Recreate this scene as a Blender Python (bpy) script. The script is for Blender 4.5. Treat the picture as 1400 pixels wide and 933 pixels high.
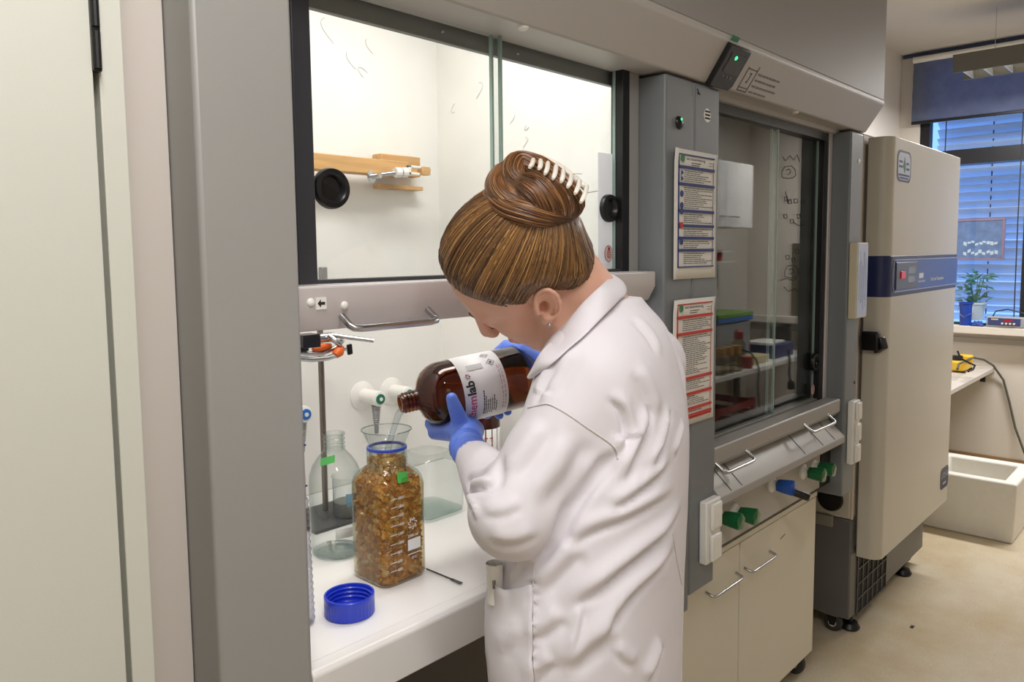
import bpy, math, random
import numpy as np
from mathutils import Vector, Matrix
from mathutils.bvhtree import BVHTree

for _o in list(bpy.data.objects):
    bpy.data.objects.remove(_o)
scene = bpy.context.scene
COL = scene.collection
rnd = random.Random(7)

# ------------------------------------------------------------------ camera
# world: X runs along the hood fronts (to the right), Y into the hoods, Z up
FOCAL, PCX, PCY = 1041.4, 700.0, 436.5
YAW, PITCH, ROLL = 0.75153, 0.085926, 0.009882
CAM = np.array([0.0, 0.0, 1.5])
_fw = np.array([math.cos(YAW)*math.cos(PITCH), math.sin(YAW)*math.cos(PITCH), -math.sin(PITCH)])
_r = np.array([math.sin(YAW), -math.cos(YAW), 0.0])
_d = np.cross(_fw, _r)
_r2 = math.cos(ROLL)*_r + math.sin(ROLL)*_d
_d2 = -math.sin(ROLL)*_r + math.cos(ROLL)*_d
RC = np.array([_r2, _d2, _fw])
cam_data = bpy.data.cameras.new('camera')
cam_data.sensor_width = 36.0
cam_data.lens = FOCAL/1400*36
cam_data.shift_y = -(466.5-PCY)/1400
cam_data.clip_start = 0.05
cam = bpy.data.objects.new('camera', cam_data)
COL.objects.link(cam)
cam.matrix_world = Matrix(((_r2[0], -_d2[0], -_fw[0], CAM[0]), (_r2[1], -_d2[1], -_fw[1], CAM[1]),
                           (_r2[2], -_d2[2], -_fw[2], CAM[2]), (0, 0, 0, 1)))
scene.camera = cam

# ------------------------------------------------------------------ world, light, exposure
scene.view_settings.view_transform = 'Standard'
scene.view_settings.look = 'None'
scene.view_settings.exposure = 0.0
scene.view_settings.gamma = 1.0
scene.view_settings.use_curve_mapping = False
world = bpy.data.worlds.new('dusk_sky')
scene.world = world
world.use_nodes = True
bg = world.node_tree.nodes['Background']
bg.inputs[0].default_value = (0.22, 0.46, 1.0, 1)
bg.inputs[1].default_value = 1.9


def area_light(name, loc, sx, sy, power, color=(1, 0.975, 0.955), rot=(0, 0, 0), spread=math.pi):
    l = bpy.data.lights.new(name, 'AREA')
    l.shape = 'RECTANGLE'
    l.size, l.size_y = sx, sy
    l.energy = power
    l.color = color
    l.spread = spread
    o = bpy.data.objects.new(name, l)
    o.location = loc
    o.rotation_euler = rot
    COL.objects.link(o)
    return o


# the room's linear ceiling fixtures (their housings are built with the room) and the hood lamp
area_light('fixture_light_near', (0.15, -0.1, 2.53), 0.22, 1.4, 27.0)
area_light('fixture_light_far', (5.15, 0.45, 2.505), 0.2, 1.4, 60.0)
area_light('hood_light', (1.02, 1.17, 2.235), 0.7, 0.16, 6.6, (1, 0.98, 0.965))


# ------------------------------------------------------------------ placing helpers
def ray(px, py):
    return RC.T @ np.array([(px-PCX)/FOCAL, (py-PCY)/FOCAL, 1.0])


def at(px, py, **k):
    """point of the place seen at a spot of the photograph, on the plane x=, y= or z="""
    (ax, v), = k.items()
    i = 'xyz'.index(ax)
    d = ray(px, py)
    return CAM + d*(v-CAM[i])/d[i]


def D(px, py, t):
    """the same at distance t straight ahead of the camera"""
    return CAM + t*ray(px, py)


# ------------------------------------------------------------------ materials
def lin(c):
    return tuple(((v/255/12.92) if v/255 <= 0.04045 else ((v/255+0.055)/1.055)**2.4) for v in c)


MATS = {}


def mat(name, rgb, rough=0.5, metal=0.0, var=0.0, vscale=6.0, bump=0.0, bscale=200.0, spec=0.5, emit=None, estr=0.0,
        coat=0.0, sss=0.0, stretch=None):
    if name in MATS:
        return MATS[name]
    m = bpy.data.materials.new(name)
    m.use_nodes = True
    nt = m.node_tree
    b = nt.nodes['Principled BSDF']
    c = lin(rgb)
    b.inputs['Base Color'].default_value = (*c, 1)
    b.inputs['Roughness'].default_value = rough
    b.inputs['Metallic'].default_value = metal
    b.inputs['Specular IOR Level'].default_value = spec
    b.inputs['Coat Weight'].default_value = coat
    if sss:
        b.inputs['Subsurface Weight'].default_value = sss
        b.inputs['Subsurface Radius'].default_value = (0.012, 0.005, 0.003)
        b.inputs['Subsurface Scale'].default_value = 0.6
    if emit:
        b.inputs['Emission Color'].default_value = (*lin(emit), 1)
        b.inputs['Emission Strength'].default_value = estr
    if var or bump:
        tc = nt.nodes.new('ShaderNodeTexCoord')
        src = tc.outputs['Object']
        if stretch:
            mp = nt.nodes.new('ShaderNodeMapping')
            mp.inputs['Scale'].default_value = stretch
            nt.links.new(src, mp.inputs[0])
            src = mp.outputs[0]
    if var:
        n = nt.nodes.new('ShaderNodeTexNoise')
        n.inputs['Scale'].default_value = vscale
        n.inputs['Detail'].default_value = 6
        nt.links.new(src, n.inputs['Vector'])
        r = nt.nodes.new('ShaderNodeValToRGB')
        r.color_ramp.elements[0].position = 0.3
        r.color_ramp.elements[1].position = 0.7
        r.color_ramp.elements[0].color = (*[max(0, v*(1-var)) for v in c], 1)
        r.color_ramp.elements[1].color = (*[min(1, v*(1+var)) for v in c], 1)
        nt.links.new(n.outputs['Fac'], r.inputs[0])
        nt.links.new(r.outputs[0], b.inputs['Base Color'])
    if bump:
        n2 = nt.nodes.new('ShaderNodeTexNoise')
        n2.inputs['Scale'].default_value = bscale
        n2.inputs['Detail'].default_value = 3
        nt.links.new(src, n2.inputs['Vector'])
        bp = nt.nodes.new('ShaderNodeBump')
        bp.inputs['Strength'].default_value = bump
        bp.inputs['Distance'].default_value = 0.002
        nt.links.new(n2.outputs['Fac'], bp.inputs['Height'])
        nt.links.new(bp.outputs[0], b.inputs['Normal'])
    MATS[name] = m
    return m


def thin_glass(name, tint=(1, 1, 1), edge=(0.55, 0.6, 0.58), ior=1.45, rough=0.0, dirt=0.0):
    """a pane or vessel wall: fresnel mirror over tinted see-through, denser where the wall is seen edge-on"""
    if name in MATS:
        return MATS[name]
    m = bpy.data.materials.new(name)
    m.use_nodes = True
    nt = m.node_tree
    for n in list(nt.nodes):
        if n.type != 'OUTPUT_MATERIAL':
            nt.nodes.remove(n)
    out = [n for n in nt.nodes if n.type == 'OUTPUT_MATERIAL'][0]
    tr = nt.nodes.new('ShaderNodeBsdfTransparent')
    gl = nt.nodes.new('ShaderNodeBsdfGlossy')
    gl.inputs['Roughness'].default_value = rough
    gl.inputs['Color'].default_value = (1, 1, 1, 1)
    lw = nt.nodes.new('ShaderNodeLayerWeight')
    lw.inputs['Blend'].default_value = 0.25
    lf = nt.nodes.new('ShaderNodeLayerWeight')
    lf.inputs['Blend'].default_value = 0.5
    pw = nt.nodes.new('ShaderNodeMath')
    pw.operation = 'POWER'
    pw.inputs[1].default_value = 5
    nt.links.new(lf.outputs['Facing'], pw.inputs[0])
    fr = nt.nodes.new('ShaderNodeMapRange')
    f0 = ((ior-1)/(ior+1))**2
    fr.inputs[3].default_value = f0
    fr.inputs[4].default_value = 0.95
    nt.links.new(pw.outputs[0], fr.inputs[0])
    mx = nt.nodes.new('ShaderNodeMix')
    mx.data_type = 'RGBA'
    mx.inputs[6].default_value = (*tint, 1)
    mx.inputs[7].default_value = (*edge, 1)
    nt.links.new(lw.outputs['Facing'], mx.inputs[0])
    nt.links.new(mx.outputs[2], tr.inputs['Color'])
    ms = nt.nodes.new('ShaderNodeMixShader')
    nt.links.new(fr.outputs[0], ms.inputs[0])
    nt.links.new(tr.outputs[0], ms.inputs[1])
    nt.links.new(gl.outputs[0], ms.inputs[2])
    last = ms
    if dirt:
        df = nt.nodes.new('ShaderNodeBsdfDiffuse')
        df.inputs['Color'].default_value = (0.8, 0.8, 0.78, 1)
        tc = nt.nodes.new('ShaderNodeTexCoord')
        nz = nt.nodes.new('ShaderNodeTexNoise')
        nz.inputs['Scale'].default_value = 9
        nz.inputs['Detail'].default_value = 8
        nt.links.new(tc.outputs['Object'], nz.inputs['Vector'])
        mr = nt.nodes.new('ShaderNodeMapRange')
        mr.inputs[1].default_value = 0.45
        mr.inputs[2].default_value = 0.8
        mr.inputs[4].default_value = dirt
        nt.links.new(nz.outputs['Fac'], mr.inputs[0])
        m2 = nt.nodes.new('ShaderNodeMixShader')
        nt.links.new(mr.outputs[0], m2.inputs[0])
        nt.links.new(ms.outputs[0], m2.inputs[1])
        nt.links.new(df.outputs[0], m2.inputs[2])
        last = m2
    nt.links.new(last.outputs[0], out.inputs['Surface'])
    MATS[name] = m
    return m


# ------------------------------------------------------------------ mesh building helpers
class MB:
    def __init__(self):
        self.v, self.f = [], []

    def add(self, vs, fs):
        o = len(self.v)
        self.v += [tuple(map(float, p)) for p in vs]
        self.f += [tuple(i+o for i in f) for f in fs]
        return self

    def box(self, x0, x1, y0, y1, z0, z1):
        vs = [(x, y, z) for x in (x0, x1) for y in (y0, y1) for z in (z0, z1)]
        return self.add(vs, [(0, 1, 3, 2), (4, 6, 7, 5), (0, 4, 5, 1), (2, 3, 7, 6), (0, 2, 6, 4), (1, 5, 7, 3)])

    def obox(self, c, ax, ay, az):
        """box about centre c with half-axis vectors"""
        c, ax, ay, az = map(np.array, (c, ax, ay, az))
        vs = [c+i*ax+j*ay+k*az for i in (-1, 1) for j in (-1, 1) for k in (-1, 1)]
        return self.add(vs, [(0, 1, 3, 2), (4, 6, 7, 5), (0, 4, 5, 1), (2, 3, 7, 6), (0, 2, 6, 4), (1, 5, 7, 3)])

    def tube(self, pts, r, n=12, cap=True, closed=False):
        pts = [np.array(p, float) for p in pts]
        m = len(pts)
        rs = r if hasattr(r, '__len__') else [r]*m
        tang = []
        for i in range(m):
            if closed:
                t = pts[(i+1) % m]-pts[i-1]
            else:
                t = pts[min(i+1, m-1)]-pts[max(i-1, 0)]
            tang.append(t/(np.linalg.norm(t)+1e-12))
        a = np.array([0, 0, 1.0]) if abs(tang[0][2]) < 0.9 else np.array([1.0, 0, 0])
        u = np.cross(tang[0], a)
        u /= np.linalg.norm(u)
        vs = []
        for i in range(m):
            t = tang[i]
            u = u-t*np.dot(u, t)
            u /= np.linalg.norm(u)
            w = np.cross(t, u)
            for k in range(n):
                ang = 2*math.pi*k/n
                vs.append(pts[i]+rs[i]*(math.cos(ang)*u+math.sin(ang)*w))
        fs = []
        for i in range(m if closed else m-1):
            j = (i+1) % m
            for k in range(n):
                fs.append((i*n+k, i*n+(k+1) % n, j*n+(k+1) % n, j*n+k))
        if cap and not closed:
            fs.append(tuple(range(n))[::-1])
            fs.append(tuple((m-1)*n+k for k in range(n)))
        return self.add(vs, fs)

    def lathe(self, prof, n=32, base=(0, 0, 0), axis=(0, 0, 1), closed=False, ref=None):
        """profile of (radius, height) turned about an axis"""
        base = np.array(base, float)
        a = np.array(axis, float)
        a /= np.linalg.norm(a)
        h = np.array([1.0, 0, 0]) if abs(a[0]) < 0.9 else np.array([0, 1.0, 0])
        if ref is not None:
            h = np.array(ref, float)
        u = h-a*np.dot(h, a)
        u /= np.linalg.norm(u)
        w = np.cross(a, u)
        vs = []
        for r, z in prof:
            for k in range(n):
                g = 2*math.pi*k/n
                vs.append(base+a*z+max(r, 1e-5)*(math.cos(g)*u+math.sin(g)*w))
        fs = []
        m = len(prof)
        for i in range(m if closed else m-1):
            j = (i+1) % m
            for k in range(n):
                fs.append((i*n+k, i*n+(k+1) % n, j*n+(k+1) % n, j*n+k))
        return self.add(vs, fs)

    def prism(self, poly, y0, y1, ax='x'):
        """polygon in the plane across ax, extruded from y0 to y1 along ax"""
        n = len(poly)
        def P(a, b, t):
            return {'x': (t, a, b), 'y': (a, t, b), 'z': (a, b, t)}[ax]
        vs = [P(a, b, y0) for a, b in poly]+[P(a, b, y1) for a, b in poly]
        fs = [tuple(range(n))[::-1], tuple(range(n, 2*n))]
        fs += [(i, (i+1) % n, n+(i+1) % n, n+i) for i in range(n)]
        return self.add(vs, fs)

    def build(self, name, material, parent=None, bevel=0.0, smooth=None, seg=2, solid=0.0):
        off = world_loc(parent)
        me = bpy.data.meshes.new(name)
        me.from_pydata([tuple(np.array(p)-off) for p in self.v], [], self.f)
        me.materials.append(material)
        fix_normals(me)
        if smooth is not None:
            me.shade_smooth()
            me.set_sharp_from_angle(angle=math.radians(smooth))
        o = bpy.data.objects.new(name, me)
        COL.objects.link(o)
        o.parent = parent
        if solid:
            s = o.modifiers.new('solid', 'SOLIDIFY')
            s.thickness = solid
        if bevel:
            b = o.modifiers.new('bevel', 'BEVEL')
            b.width = bevel
            b.segments = seg
            b.limit_method = 'ANGLE'
            b.harden_normals = False
        return o


def fix_normals(me):
    import bmesh
    bm = bmesh.new()
    bm.from_mesh(me)
    bmesh.ops.recalc_face_normals(bm, faces=bm.faces)
    bm.to_mesh(me)
    bm.free()


def world_loc(o):
    p = np.zeros(3)
    while o is not None:
        p += np.array(o.location)
        o = o.parent
    return p


def tag(o, label=None, cat=None, group=None, kind=None):
    if label:
        o['label'] = label
    if cat:
        o['category'] = cat
    if group:
        o['group'] = group
    if kind:
        o['kind'] = kind
    return o


def thing(name, loc, label, cat, group=None):
    o = bpy.data.objects.new(name, None)
    o.empty_display_size = 0.05
    o.location = tuple(map(float, loc))
    COL.objects.link(o)
    return tag(o, label, cat, group)


def bx(name, m, x0, x1, y0, y1, z0, z1, parent=None, bevel=0.0, seg=2):
    return MB().box(x0, x1, y0, y1, z0, z1).build(name, m, parent, bevel, 40 if bevel else None, seg)


def text_mesh(s, size, font_w=1.0):
    """flat letters as (verts, faces) in the xy plane, starting at the origin"""
    c = bpy.data.curves.new('t', 'FONT')
    c.body = s
    c.size = size
    c.resolution_u = 3
    if font_w > 1:
        c.offset = size*0.02*(font_w-1)
    o = bpy.data.objects.new('t', c)
    COL.objects.link(o)
    dg = bpy.context.evaluated_depsgraph_get()
    me = bpy.data.meshes.new_from_object(o.evaluated_get(dg))
    vs = [tuple(v.co) for v in me.vertices]
    fs = [tuple(p.vertices) for p in me.polygons]
    bpy.data.objects.remove(o)
    bpy.data.curves.remove(c)
    bpy.data.meshes.remove(me)
    return vs, fs


def put_text(mb, s, size, origin, ux, uy, w=1.0, align='l'):
    vs, fs = text_mesh(s, size, w)
    if not vs:
        return
    ux, uy, origin = map(np.array, (ux, uy, origin))
    xs = [v[0] for v in vs]
    sh = 0 if align == 'l' else -(max(xs)+min(xs))/2 if align == 'c' else -max(xs)
    mb.add([origin+ux*(v[0]+sh)+uy*v[1] for v in vs], fs)


# ------------------------------------------------------------------ the materials of the place
M = {}
M['laminate'] = mat('pale_green_white_laminate', (213, 214, 204), 0.45, var=0.015, vscale=3, bump=0.05, bscale=400)
M['filler'] = mat('beige_painted_panel', (206, 198, 191), 0.5)
M['column'] = mat('grey_powder_coat', (158, 157, 154), 0.42, var=0.02, vscale=4, bump=0.06, bscale=500)
M['column_shaded'] = mat('shaded_powder_coat', (120, 124, 127), 0.42, var=0.02, vscale=4)  # same post coating, with the shade of the dimmer stretch in its colour
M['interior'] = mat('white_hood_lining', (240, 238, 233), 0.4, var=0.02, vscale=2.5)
M['black'] = mat('black_plastic', (22, 22, 24), 0.35)
M['frame'] = mat('anthracite_sash_frame', (52, 53, 58), 0.4)
M['rail'] = mat('brushed_light_grey_metal', (208, 202, 202), 0.36, metal=0.15, bump=0.05, bscale=300)
M['rail2'] = mat('shaded_grey_metal', (166, 163, 158), 0.36, metal=0.2, bump=0.05, bscale=300)  # the rail metal again, darkened for the weak light at the second hood
M['steel'] = mat('brushed_steel', (190, 190, 192), 0.25, metal=1.0)
M['fascia'] = mat('warm_grey_fascia', (186, 181, 176), 0.45)
M['upper'] = mat('grey_upper_casing', (156, 153, 149), 0.5)
M['white'] = mat('white_plastic', (236, 234, 228), 0.35)
M['work'] = mat('white_ceramic_worktop', (236, 234, 231), 0.22, var=0.01, vscale=5)
M['wall'] = mat('painted_wall', (213, 206, 196), 0.8, var=0.02, vscale=2)
M['ceil'] = mat('painted_ceiling', (205, 198, 188), 0.85)
M['cream'] = mat('cream_enamel', (206, 200, 186), 0.38, var=0.012, vscale=3)
M['darkgrey'] = mat('dark_grey_enamel', (104, 103, 101), 0.45)
M['cabinet'] = mat('cream_laminate', (222, 215, 198), 0.45, var=0.012, vscale=3)
M['amber'] = thin_glass('amber_glass', (0.5, 0.26, 0.11), (0.16, 0.055, 0.02), 1.5)
M['clear'] = thin_glass('clear_glass', (0.97, 0.985, 0.98), (0.36, 0.44, 0.42), 1.45)
M['pane'] = thin_glass('sash_glass', (0.955, 0.963, 0.96), (0.8, 0.86, 0.84), 1.45, dirt=0.04)
M['pane_edge'] = mat('green_glass_edge', (150, 172, 164), 0.2)
M['print'] = mat('black_print', (38, 38, 42), 0.7)
M['paper'] = mat('white_paper', (232, 228, 220), 0.7)
M['navy'] = mat('navy_print', (38, 56, 120), 0.6)
M['red'] = mat('red_print', (196, 60, 48), 0.6)
M['orange'] = mat('orange_print', (214, 108, 52), 0.6)
M['greenp'] = mat('green_print', (60, 130, 80), 0.6)
M['whiteprint'] = mat('white_print', (238, 238, 236), 0.6)

# ================================================================== THE ROOM
def struct(name, o):
    o.name = name
    o['kind'] = 'structure'
    return o


def floor_material():
    m = mat('beige_vinyl_floor', (216, 201, 170), 0.42)
    nt = m.node_tree
    b = nt.nodes['Principled BSDF']
    tc = nt.nodes.new('ShaderNodeTexCoord')
    n1 = nt.nodes.new('ShaderNodeTexNoise')
    n1.inputs['Scale'].default_value = 2.2
    n1.inputs['Detail'].default_value = 8
    n1.inputs['Roughness'].default_value = 0.65
    n2 = nt.nodes.new('ShaderNodeTexNoise')
    n2.inputs['Scale'].default_value = 120
    n2.inputs['Detail'].default_value = 2
    nt.links.new(tc.outputs['Object'], n1.inputs['Vector'])
    nt.links.new(tc.outputs['Object'], n2.inputs['Vector'])
    r = nt.nodes.new('ShaderNodeValToRGB')
    e = r.color_ramp.elements
    e[0].position, e[0].color = 0.3, (*lin((204, 180, 136)), 1)
    e[1].position, e[1].color = 0.62, (*lin((226, 213, 186)), 1)
    nt.links.new(n1.outputs['Fac'], r.inputs[0])
    mx = nt.nodes.new('ShaderNodeMix')
    mx.data_type = 'RGBA'
    mx.blend_type = 'MULTIPLY'
    mx.inputs[0].default_value = 0.25
    nt.links.new(r.outputs[0], mx.inputs[6])
    nt.links.new(n2.outputs['Fac'], mx.inputs[7])
    nt.links.new(mx.outputs[2], b.inputs['Base Color'])
    return m


WX = 5.96            # inner face of the window wall
struct('floor', bx('floor', floor_material(), -1.6, WX+0.3, -0.9, 1.85, -0.1, 0.0))
struct('ceiling', bx('ceiling', M['ceil'], -1.6, WX+0.3, -0.9, 1.85, 2.87, 2.97))
struct('wall_back', bx('wall_back', M['wall'], -1.6, WX+0.3, 1.75, 1.85, 0.0, 2.87))
struct('wall_left', bx('wall_left', M['wall'], -1.7, -1.6, -0.9, 1.85, 0.0, 2.87))
struct('wall_front', bx('wall_front', M['wall'], -1.6, WX+0.3, -1.0, -0.9, 0.0, 2.87))
wr = MB()
wr.box(WX, WX+0.3, -0.9, 1.85, 0.0, 0.955)
wr.box(WX, WX+0.3, -0.9, 1.85, 2.80, 2.87)
wr.box(WX, WX+0.3, 1.62, 1.85, 0.955, 2.80)
wr.box(WX, WX+0.3, -0.9, 0.1, 0.955, 2.80)
struct('wall_right', wr.build('wall_right', M['wall']))
struct('baseboard_right', bx('baseboard_right', mat('brown_baseboard', (150, 122, 84), 0.6), WX-0.012, WX, -0.9, 1.74, 0.0, 0.09))
struct('trim_1', bx('trim_1', mat('dark_blue_cable_trim', (66, 78, 112), 0.5), WX-0.02, WX, -0.9, 1.74, 2.845, 2.868))

# window: dark frame, panes, sill
win = struct('window_1', thing('window_1', (WX+0.06, 0.6, 0.98), None, None))
fr = mat('black_window_frame', (20, 21, 26), 0.4)
bx('window_frame', fr, WX+0.02, WX+0.1, 0.1, 1.62, 0.955, 0.99, win)
bx('window_frame', fr, WX+0.02, WX+0.1, 0.1, 1.62, 2.76, 2.80, win)
bx('transom', fr, WX-0.03, WX+0.1, 0.1, 1.62, 2.075, 2.175, win)
bx('jamb', fr, WX+0.02, WX+0.1, 1.56, 1.62, 0.99, 2.76, win)
bx('mullion', fr, WX-0.02, WX+0.1, 0.885, 0.972, 0.99, 2.075, win)
for y0, y1, z0, z1 in ((0.972, 1.56, 0.99, 2.075), (0.1, 0.885, 0.99, 2.075), (0.1, 1.56, 2.175, 2.76)):
    bx('pane', thin_glass('window_glass', (0.92, 0.96, 1.0), (0.6, 0.7, 0.8), 1.45), WX+0.055, WX+0.06, y0, y1, z0, z1, win)
sill = struct('trim_2', bx('trim_2', M['wall'], WX-0.1, WX+0.02, -0.9, 1.74, 0.928, 0.98, None, 0.004))
lip = struct('trim_3', bx('trim_3', mat('grey_sill_rail', (160, 154, 144), 0.5), WX-0.025, WX, -0.9, 1.74, 0.86, 0.895))

# blind inside, rolled down over the top lights
rb = thing('roller_blind', (WX-0.05, 0.3, 2.8), 'dark blue fabric roller blind at the top of the window', 'blind')
fab = mat('dark_blue_blind_fabric', (112, 120, 142), 0.85, var=0.15, vscale=14, bump=0.2, bscale=300)
nt = fab.node_tree
_p = nt.nodes['Principled BSDF']
_t = nt.nodes.new('ShaderNodeBsdfTranslucent')
_t.inputs['Color'].default_value = (*lin((96, 112, 150)), 1)
_mx = nt.nodes.new('ShaderNodeMixShader')
_mx.inputs[0].default_value = 0.3
_o = [n for n in nt.nodes if n.type == 'OUTPUT_MATERIAL'][0]
nt.links.new(_p.outputs[0], _mx.inputs[1])
nt.links.new(_t.outputs[0], _mx.inputs[2])
nt.links.new(_mx.outputs[0], _o.inputs['Surface'])
bm_ = MB()
rows = [(2.8, 0.0), (2.75, 0.006), (2.7, -0.004), (2.64, 0.005), (2.58, -0.004), (2.52, 0.004), (2.46, -0.003), (2.39, 0.0)]
ys = np.linspace(0.06, 1.66, 24)
vs, fs = [], []
for z, dx in rows:
    for i, y in enumerate(ys):
        vs.append((WX-0.05+dx+0.004*math.sin(i*1.7+z*9), y, z))
for i in range(len(rows)-1):
    for j in range(len(ys)-1):
        a = i*len(ys)+j
        fs.append((a, a+1, a+len(ys)+1, a+len(ys)))
bm_.add(vs, fs).build('fabric', fab, rb, smooth=60)
MB().tube([(WX-0.05, 0.06, 2.815), (WX-0.05, 1.66, 2.815)], 0.022, 12).build('roller', M['white'], rb, smooth=40)
bx('bottom_bar', fr, WX-0.06, WX-0.04, 0.06, 1.66, 2.372, 2.392, rb, 0.003)
cordm = mat('dark_blind_cord', (26, 30, 48), 0.6)
MB().tube([(WX-0.03, 1.0, 2.38), (WX-0.032, 1.003, 1.7), (WX-0.03, 1.0, 1.0)], 0.0035, 6).build('pull_cord', cordm, rb)
MB().tube([(WX-0.03, 1.445, 2.38), (WX-0.03, 1.447, 2.0)], 0.0035, 6).build('pull_cord', cordm, rb)

# slatted sun blind outside the glass
sb = thing('slatted_sun_blind', (WX+0.42, 0.3, 1.0), 'pale slatted sun blind hanging outside the window glass', 'blind')
slat_m = mat('pale_blue_slat', (226, 232, 242), 0.5, var=0.05, vscale=5)
slat = None
prof = [(-0.042, 0.030), (-0.02, 0.012), (0.0, 0.0), (0.02, -0.013), (0.042, -0.032)]
for k in range(31):
    z = 1.01+0.058*k
    if slat is None:
        vs, fs = [], []
        for y in (-1.4, 1.6):
            for a, b in prof:
                vs.append((a, y, b))
            for a, b in prof[::-1]:
                vs.append((a, y, b-0.003))
        n = 2*len(prof)
        fs = [(i, (i+1) % n, n+(i+1) % n, n+i) for i in range(n)]
        slat = MB().add(vs, fs).build('slat', slat_m, None, smooth=30)
        slat.parent = sb
        s = slat
    else:
        s = slat.copy()
        COL.objects.link(s)
    s.location = (0, -0.3+0.0*k, z-1.0)
    s.rotation_euler = (rnd.uniform(-0.004, 0.004), rnd.uniform(-0.16, 0.1), 0)
for y in (1.25, 0.55):
    MB().tube([(WX+0.42, y, 1.0), (WX+0.42, y, 2.85)], 0.004, 6).build('ladder_cord', cordm, sb)

# ceiling fixtures
def fixture(loc, length, label):
    x, y, z = loc
    t = thing('ceiling_light', (x, y, z), label, 'lamp', 'linear ceiling lights')
    hm = mat('grey_lamp_housing', (104, 102, 94), 0.5)
    w = 0.13
    MB().prism([(x-w, z), (x-w-0.012, z+0.1), (x+w+0.012, z+0.1), (x+w, z), (x+w-0.012, z), (x+w-0.012, z+0.08), (x-w+0.012, z+0.08), (x-w+0.012, z)],
               y-length/2, y+length/2, 'y').build('housing', hm, t)
    em = mat('lamp_tube', (255, 250, 240), 0.4, emit=(255, 244, 226), estr=2.2)
    for dx in (-0.055, 0.055):
        MB().tube([(x+dx, y-length/2+0.03, z+0.062), (x+dx, y+length/2-0.03, z+0.062)], 0.013, 10).build('tube', em, t, smooth=40)
    n = int(length/0.1)
    lm = mat('louvre_metal', (225, 225, 222), 0.3, metal=0.6)
    proto = None
    for k in range(n):
        yy = y-length/2+0.05+k*(length-0.1)/(n-1)
        if proto is None:
            proto = MB().prism([(yy-0.004, z+0.002), (yy+0.004, z+0.002), (yy+0.001, z+0.042), (yy-0.001, z+0.042)], x-w+0.014, x+w-0.014, 'x').build('louvre', lm, t)
            y00 = yy
        else:
            o = proto.copy()
            o.location = (0, yy-y00, 0)
            COL.objects.link(o)
    for s in (-0.38, 0.38):
        MB().tube([(x, y+s*length, z+0.1), (x, y+s*length, 2.87)], 0.0014, 6).build('hanger', M['steel'], t)
    return t


fixture((5.15, 0.45, 2.51), 1.5, 'grey louvred ceiling light hanging in front of the blue blind')
fixture((0.15, -0.1, 2.54), 1.5, 'grey louvred ceiling light above the tall cabinet end of the aisle')

# things in the window
pl = thing('potted_plant', tuple(at(1333, 420, x=WX+0.2)), 'leafy green plant in a pale pot behind the window glass', 'plant')
pb = np.array(pl.location)
pb[2] = 1.0
pl.location = tuple(pb)
MB().lathe([(0.0, 0.0), (0.05, 0.0), (0.066, 0.11), (0.07, 0.11), (0.07, 0.125), (0.06, 0.125), (0.058, 0.1), (0.0, 0.1)], 20, pb).build('pot', M['white'], pl, smooth=40)
leafm = mat('green_leaf', (96, 150, 110), 0.5)
proto = MB().add([(0, 0, 0), (0.02, 0.018, 0.008), (0.055, 0, 0.004), (0.02, -0.018, 0.008)], [(0, 1, 2), (0, 2, 3)]).build('leaf', leafm)
proto.parent = pl
for k in range(70):
    o = proto if k == 0 else proto.copy()
    if k:
        COL.objects.link(o)
    a, h = rnd.uniform(0, 6.283), rnd.uniform(0.1, 0.33)
    r = rnd.uniform(0.01, 0.1)*(1.1-abs(h-0.2)*2.2)
    o.location = (r*math.cos(a), r*math.sin(a), h)
    o.rotation_euler = (rnd.uniform(-0.5, 0.5), rnd.uniform(-0.7, 0.6), a)
    s = rnd.uniform(0.8, 1.5)
    o.scale = (s, s, s)
st = MB()
for k in range(5):
    a = k*1.3
    st.tube([pb+np.array([0, 0, 0.1]), pb+np.array([0.03*math.cos(a), 0.03*math.sin(a), 0.2]), pb+np.array([0.05*math.cos(a), 0.05*math.sin(a), 0.3])], 0.003, 5)
st.build('stem', leafm, pl)
pf = thing('reflected_picture', tuple(at(1341, 330, x=WX+0.25)), 'dark picture with a reddish frame and two pale rows reflected in the window glass, built as a panel behind it', 'picture')  # a reflection in the pane, modelled as a solid panel outside
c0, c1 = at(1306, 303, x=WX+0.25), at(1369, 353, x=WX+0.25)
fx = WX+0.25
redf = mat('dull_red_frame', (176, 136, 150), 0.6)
bx('backing', mat('picture_reflection', (120, 140, 176), 0.6, var=0.2, vscale=20), fx, fx+0.012, c1[1], c0[1], c1[2], c0[2], pf)
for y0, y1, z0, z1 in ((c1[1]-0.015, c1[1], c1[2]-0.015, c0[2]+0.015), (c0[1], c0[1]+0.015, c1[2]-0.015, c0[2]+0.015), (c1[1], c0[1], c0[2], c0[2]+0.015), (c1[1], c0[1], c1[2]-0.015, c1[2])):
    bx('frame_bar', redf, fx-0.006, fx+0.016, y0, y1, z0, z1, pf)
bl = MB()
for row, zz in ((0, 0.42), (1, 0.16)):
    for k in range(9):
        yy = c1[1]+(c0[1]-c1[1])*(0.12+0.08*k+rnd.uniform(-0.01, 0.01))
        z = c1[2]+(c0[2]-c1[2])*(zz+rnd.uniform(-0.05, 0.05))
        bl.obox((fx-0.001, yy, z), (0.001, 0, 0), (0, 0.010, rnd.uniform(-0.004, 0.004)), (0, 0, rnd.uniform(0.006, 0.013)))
bl.build('reflected_spots', M['whiteprint'], pf)

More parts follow.
